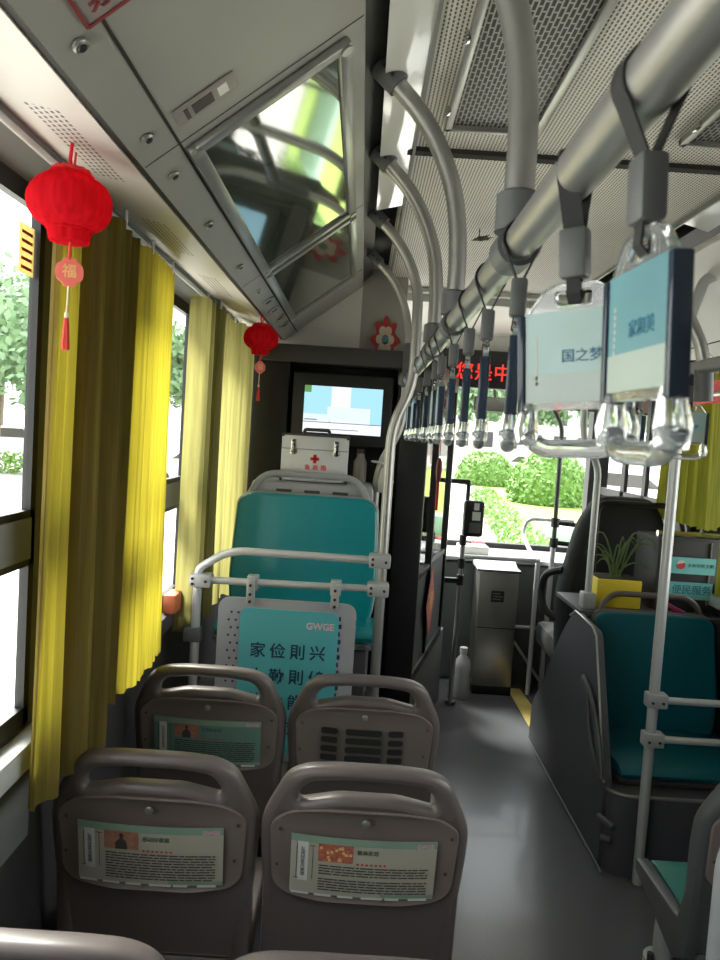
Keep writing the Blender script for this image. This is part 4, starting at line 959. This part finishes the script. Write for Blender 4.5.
b = MB(); b.tube([(1.41, 3.27, .872), (1.45, 3.27, .90), (1.48, 3.27, .88), (1.53, 3.27, .868)], [.006, .012, .014, .005], 8, flat=(1, .5)); b.tube([(1.45, 3.265, .89), (1.44, 3.265, .92)], [.012, .004], 8); b.build('loop', 'flower', t, world=True)
t = thing('driver_seat', 'tall black driver seat with armrest behind the planter', 'driver seat', (1.36, 3.95, 0))
o = [(p.x, p.y) for p in fillet([(1.12, .45, 0), (1.62, .45, 0), (1.66, .8, 0), (1.65, 1.20, 0), (1.57, 1.345, 0), (1.28, 1.345, 0), (1.185, 1.19, 0), (1.10, .80, 0)], .06, 6, True)]
b = vplate(o, 3.86, .07, .045); b.build('backrest', 'driver', t, world=True)
b = MB(); b.box((1.14, 3.90, .38), (1.62, 4.4, .52)); b.build('cushion', 'driver', t, world=True, bevel=.04)
b = MB(); b.box((1.2, 3.95, 0), (1.55, 4.3, .38)); b.build('base', 'black', t, world=True, bevel=.01)
b = MB(); b.tube(fillet([(1.12, 3.86, .66), (1.06, 3.92, .69), (1.045, 3.96, .80), (1.055, 3.92, .90), (1.13, 3.86, .93)], .05, 6), .02, 12); b.build('armrest', 'black', t, world=True)
t = thing('cab_guard_rail', 'black guard hoop behind the driver seat across the side window', 'guard rail', (1.45, 3.68, .862))
b = MB(); b.tube(fillet([(1.215, 3.64, .863), (1.215, 3.64, 1.325), (1.62, 3.64, 1.325), (1.665, 3.64, 1.2), (1.665, 3.64, .863)], .06, 6), .015, 14); b.build('hoop', 'black', t, world=True)
# right curtains and what hangs there
def rcurt(label, y0, y1, zt, zb, n):
    path = []
    for k in range(n + 1):
        y_ = y0 + (y1 - y0) * k / n; path.append((1.675 if k % 2 else 1.585, y_ + (.015 if k % 2 else 0)))
    curtain('curtain', label, path, zt, zb, 'curt3')
rcurt('yellow pleated curtain on the right wall behind the hand strap', 3.30, 3.80, 1.97, 1.25, 14)
rcurt('nearer right curtain at the right edge beside the teal signs', 2.72, 3.12, 1.97, .98, 12)
t = thing('red_banner', 'red banner strip above the right curtain', 'banner', (1.65, 3.4, 1.9))
b = MB(); b.box((1.575, 3.05, 1.83), (1.585, 3.78, 1.93)); b.build('banner_cloth', 'crossred', t, world=True)
b = MB(); b.cyl((1.57, 3.0, 1.868), (1.57, 3.78, 1.868), .012); b.build('banner_rod', 'pole', t, world=True)
t = thing('panel_lock', 'round lock on the right duct above the red banner', 'lock', (1.36, 2.79, 1.91))
b = MB(); ns = Vector((-.61, 0, -.792)); p_ = Vector((mir(-.355), 2.75, 2.034)); b.tube([p_, p_ + ns * .008], .026, 20); b.build('ring', 'alu', t, world=True)
b = MB(); b.tube([p_ + ns * .0085, p_ + ns * .011], .016, 16); b.build('core', 'black', t, world=True)
# small things
for (x, y_, z_, rz, lb) in ((.364, 2.568, 2.30, .3, 'dark leaf ornament under the ceiling left of the rail'), (.493, 2.056, 2.30, 1.2, 'dark leaf ornament under the ceiling behind the rail')):
    t = thing('leaf_ornament', lb, 'ornament', (x, y_, z_), rz)
    b = MB()
    for a in (-1.2, -.5, .2, .9, 1.7): b.tube([(0, 0, 0), (.022 * math.cos(a), .022 * math.sin(a), -.006), (.05 * math.cos(a), .05 * math.sin(a), -.002)], [.004, .010, .001], 8, flat=(.35, 1))
    b.build('leaf', mat('dark_leaf', (.03, .035, .02), .7), t)
    b = MB(); b.tube([(0, 0, 0), (0, 0, .03)], .002, 6); b.build('stalk', 'ink', t)
b = MB(); b.box((-.615, 2.33, .957), (-.575, 2.43, 1.02)); props(b.build('orange_box', 'orange', bevel=.004), 'small orange box on the left window sill behind the second curtain', 'box')
t = thing('window_latch', 'grey latch ring on the left sill beside the orange box', 'latch', (-.60, 2.49, .957))
b = MB(); b.tube(fillet([(-.60, 2.45, .96), (-.60, 2.45, 1.03), (-.60, 2.53, 1.04), (-.60, 2.53, .96)], .02, 5), .008, 10); b.build('ring', 'alu', t, world=True)
b = MB(); b.box((-.62, 2.44, .956), (-.58, 2.54, .966)); b.build('latch_base', 'alu', t, world=True)
t = thing('window_notice', 'orange printed notice stuck on the near left window glass', 'sticker', (-.646, 1.34, 1.86))
b = MB(); b.box((-.6465, 1.335, 1.84), (-.645, 1.393, 1.93)); b.build('sheet', 'orng_st', t, world=True, smooth=False)
b = MB()
for k in range(5): b.box((-.6448, 1.343, 1.848 + k * .016), (-.6443, 1.385, 1.854 + k * .016))
b.build('print', 'inkred', t, world=True, smooth=False)

# ------------------------------------------------------------------ outside
GZ = -.42
b = MB(); b.box((-120, -60, GZ - .1), (120, 160, GZ)); struct(b.build('ground', 'asphalt'))
b = MB(); b.quad([(3.2, 13.2, GZ + .02), (4.4, 26, GZ + .02), (7, 48, GZ + .02), (26, 48, GZ + .02), (16, 13.2, GZ + .02)]); struct(b.build('lawn', 'lawn', smooth=False))
def leafmass(b, c, rad, n, sz, rng, flat=1.0, shell=.75):
    c = Vector(c)
    for _ in range(n):
        d = Vector((rng.gauss(0, 1), rng.gauss(0, 1), rng.gauss(0, 1))).normalized(); q = rng.uniform(shell, 1.0)
        p = c + Vector((d.x * rad[0], d.y * rad[1], d.z * rad[2])) * q
        if p.z < GZ + .02: continue
        e = Vector((rng.gauss(0, 1), rng.gauss(0, 1), rng.gauss(0, 1))).normalized() * sz; f = e.orthogonal().normalized() * sz * .6
        b.quad([p - e, p - f, p + e, p + f])
rng = random.Random(4)
def bush(loc, rad, n, label):
    t = thing('round_bush', label, 'bush', loc); loc = Vector(loc)
    b = MB(); leafmass(b, loc + Vector((0, 0, rad[2] * .25)), rad, n, .09, rng, shell=.86); b.build('foliage', 'bushA', t, world=True, smooth=False)
    b = MB(); r = bmesh.ops.create_icosphere(b.bm, subdivisions=3, radius=1, matrix=Matrix.Translation(loc + Vector((0, 0, rad[2] * .25))) @ Matrix.Diagonal((rad[0] * .86, rad[1] * .86, rad[2] * .86, 1)))
    for v in b.bm.verts: v.co.z = max(v.co.z, GZ)
    b.build('bush_core', 'bushA', t, world=True)
bush((6.75, 25.6, GZ), (1.5, 1.4, 1.55), 3800, 'bigger round bush on the lawn, right of the card reader')
bush((6.1, 35.0, GZ), (1.5, 1.5, 1.35), 3200, 'farther round bush on the lawn behind the strap handles')
t = thing('hedge', 'low clipped hedge along the edge of the lawn', 'hedge', (4, 18, GZ))
b = MB()
for k in range(60):
    s_ = k / 59; leafmass(b, (3.2 + 1.5 * s_ + rng.uniform(-.1, .1), 13.2 + 14 * s_, GZ + .12), (.45, .5, .26), 60, .07, rng)
b.build('foliage', 'bushA', t, world=True, smooth=False)
t = thing('green_box', 'pale green utility box on the lawn in front of the windshield', 'utility box', (5.0, 15.0, GZ))
b = MB(); b.box((3.9, 14.4, GZ), (6.2, 15.0, GZ + .42)); b.build('cabinet_body', mat('pale_green_paint', (.35, .50, .42), .5), t, world=True, bevel=.03)
def tree(loc, h, cr, label, n=5200, bark='bark', sz=.20):
    t = thing('tree', label, 'tree', loc); loc = Vector(loc)
    b = MB(); b.tube([loc, loc + Vector((.1, 0, h * .4)), loc + Vector((.0, .1, h * .75))], [.16, .12, .06], 10); b.build('trunk', bark, t, world=True)
    b = MB()
    for k in range(6):
        a = k * 1.05; leafmass(b, loc + Vector((math.cos(a) * cr * .5, math.sin(a) * cr * .5, h * (.55 + .07 * (k % 4)))), (cr * .62, cr * .62, cr * .5), n // 6, sz, rng, shell=.3)
    b.build('foliage', 'treeA', t, world=True, smooth=False)
tl = [((-13.2, 26, GZ), 7.8, 4.6, 'tall tree seen through the near left window, closest to the lantern'), ((-22, 33, GZ), 8.5, 4.2, 'broad tree farther left outside the near left window'),
      ((-9.5, 40, GZ), 8.0, 3.2, 'tree outside, seen in the gap right of the bright curtain'), ((-29, 58, GZ), 11, 5.0, 'far tree on the left beyond the white car'),
      ((-6.3, 30, GZ), 6.5, 1.9, 'smaller tree outside the second left window'), ((-17, 46, GZ), 9, 4.0, 'tree between the nearest left tree and the far ones, behind the white car')]
for a in tl: tree(*a)
for k, (x, y_) in enumerate(((8.0, 52), (13.5, 57), (17.5, 53), (23.5, 58), (1, 60), (30, 62))):
    tree((x, y_, GZ), 9.0, 2.6, ('slim pale-trunked tree right behind the two round bushes', 'pale-trunked tree second from the left behind the bushes', 'pale-trunked tree third from the left, behind the larger bush', 'pale-trunked tree fourth from the left, over the cab', 'leftmost pale-trunked tree above the card reader', 'rightmost pale-trunked tree beyond the windshield pillar')[k], 2600, 'barkpink', .30)
def car(loc, rotz, paint, label):
    t = thing('car', label, 'car', loc, rotz)
    b = MB(); b.prism([(-2.1, .3), (-2.15, .75), (-1.7, .88), (-1.1, .95), (-.5, 1.42), (.9, 1.45), (1.5, 1.0), (2.1, .9), (2.15, .4), (1.9, .28)], 'y', -.85, .85); b.build('body', paint, t, bevel=.06)
    b = MB(); b.prism([(-1.0, .97), (-.48, 1.36), (.86, 1.38), (1.32, 1.0)], 'y', -.865, .865); b.build('windows', 'ink', t)
    for x in (-1.35, 1.35):
        for y_ in (-.8, .8): b = MB(); b.tube([(x, y_ - .1, .32), (x, y_ + .1, .32)], .32, 20); b.build('wheel', 'rubber', t)
car((-15.4, 31.5, GZ), .1, 'carw', 'white car parked outside the near left window below the trees')
car((-4.8, 22.5, GZ), .2, 'carw', 'white car seen past the bright yellow curtain')
car((10.5, 47, GZ), .05, 'carw', 'white car parked behind the far round bush')
car((15.5, 47, GZ), .05, 'carw', 'white car parked behind the larger bush')
b = MB(); b.box((-12, 95, GZ), (70, 100, 9)); o = b.build('building', 'bldg'); props(o, 'long pale building far beyond the trees in the windshield', 'building')
b = MB()
for k in range(24):
    for r_ in range(2): b.box((-10 + k * 3.2, 94.9, 1.2 + r_ * 3.4), (-8.4 + k * 3.2, 95.05, 3.2 + r_ * 3.4))
b.build('windows', 'walldark', o)
t = thing('hedge', 'dark roadside hedge below the trees outside the near left window', 'hedge', (-11, 23, GZ))
b = MB()
for k in range(40):
    s_ = k / 39; leafmass(b, (-18 + 11 * s_, 23.5 + 1 * s_, GZ + .3), (.6, .6, .45), 60, .09, rng)
b.build('foliage', 'bushA', t, world=True, smooth=False)
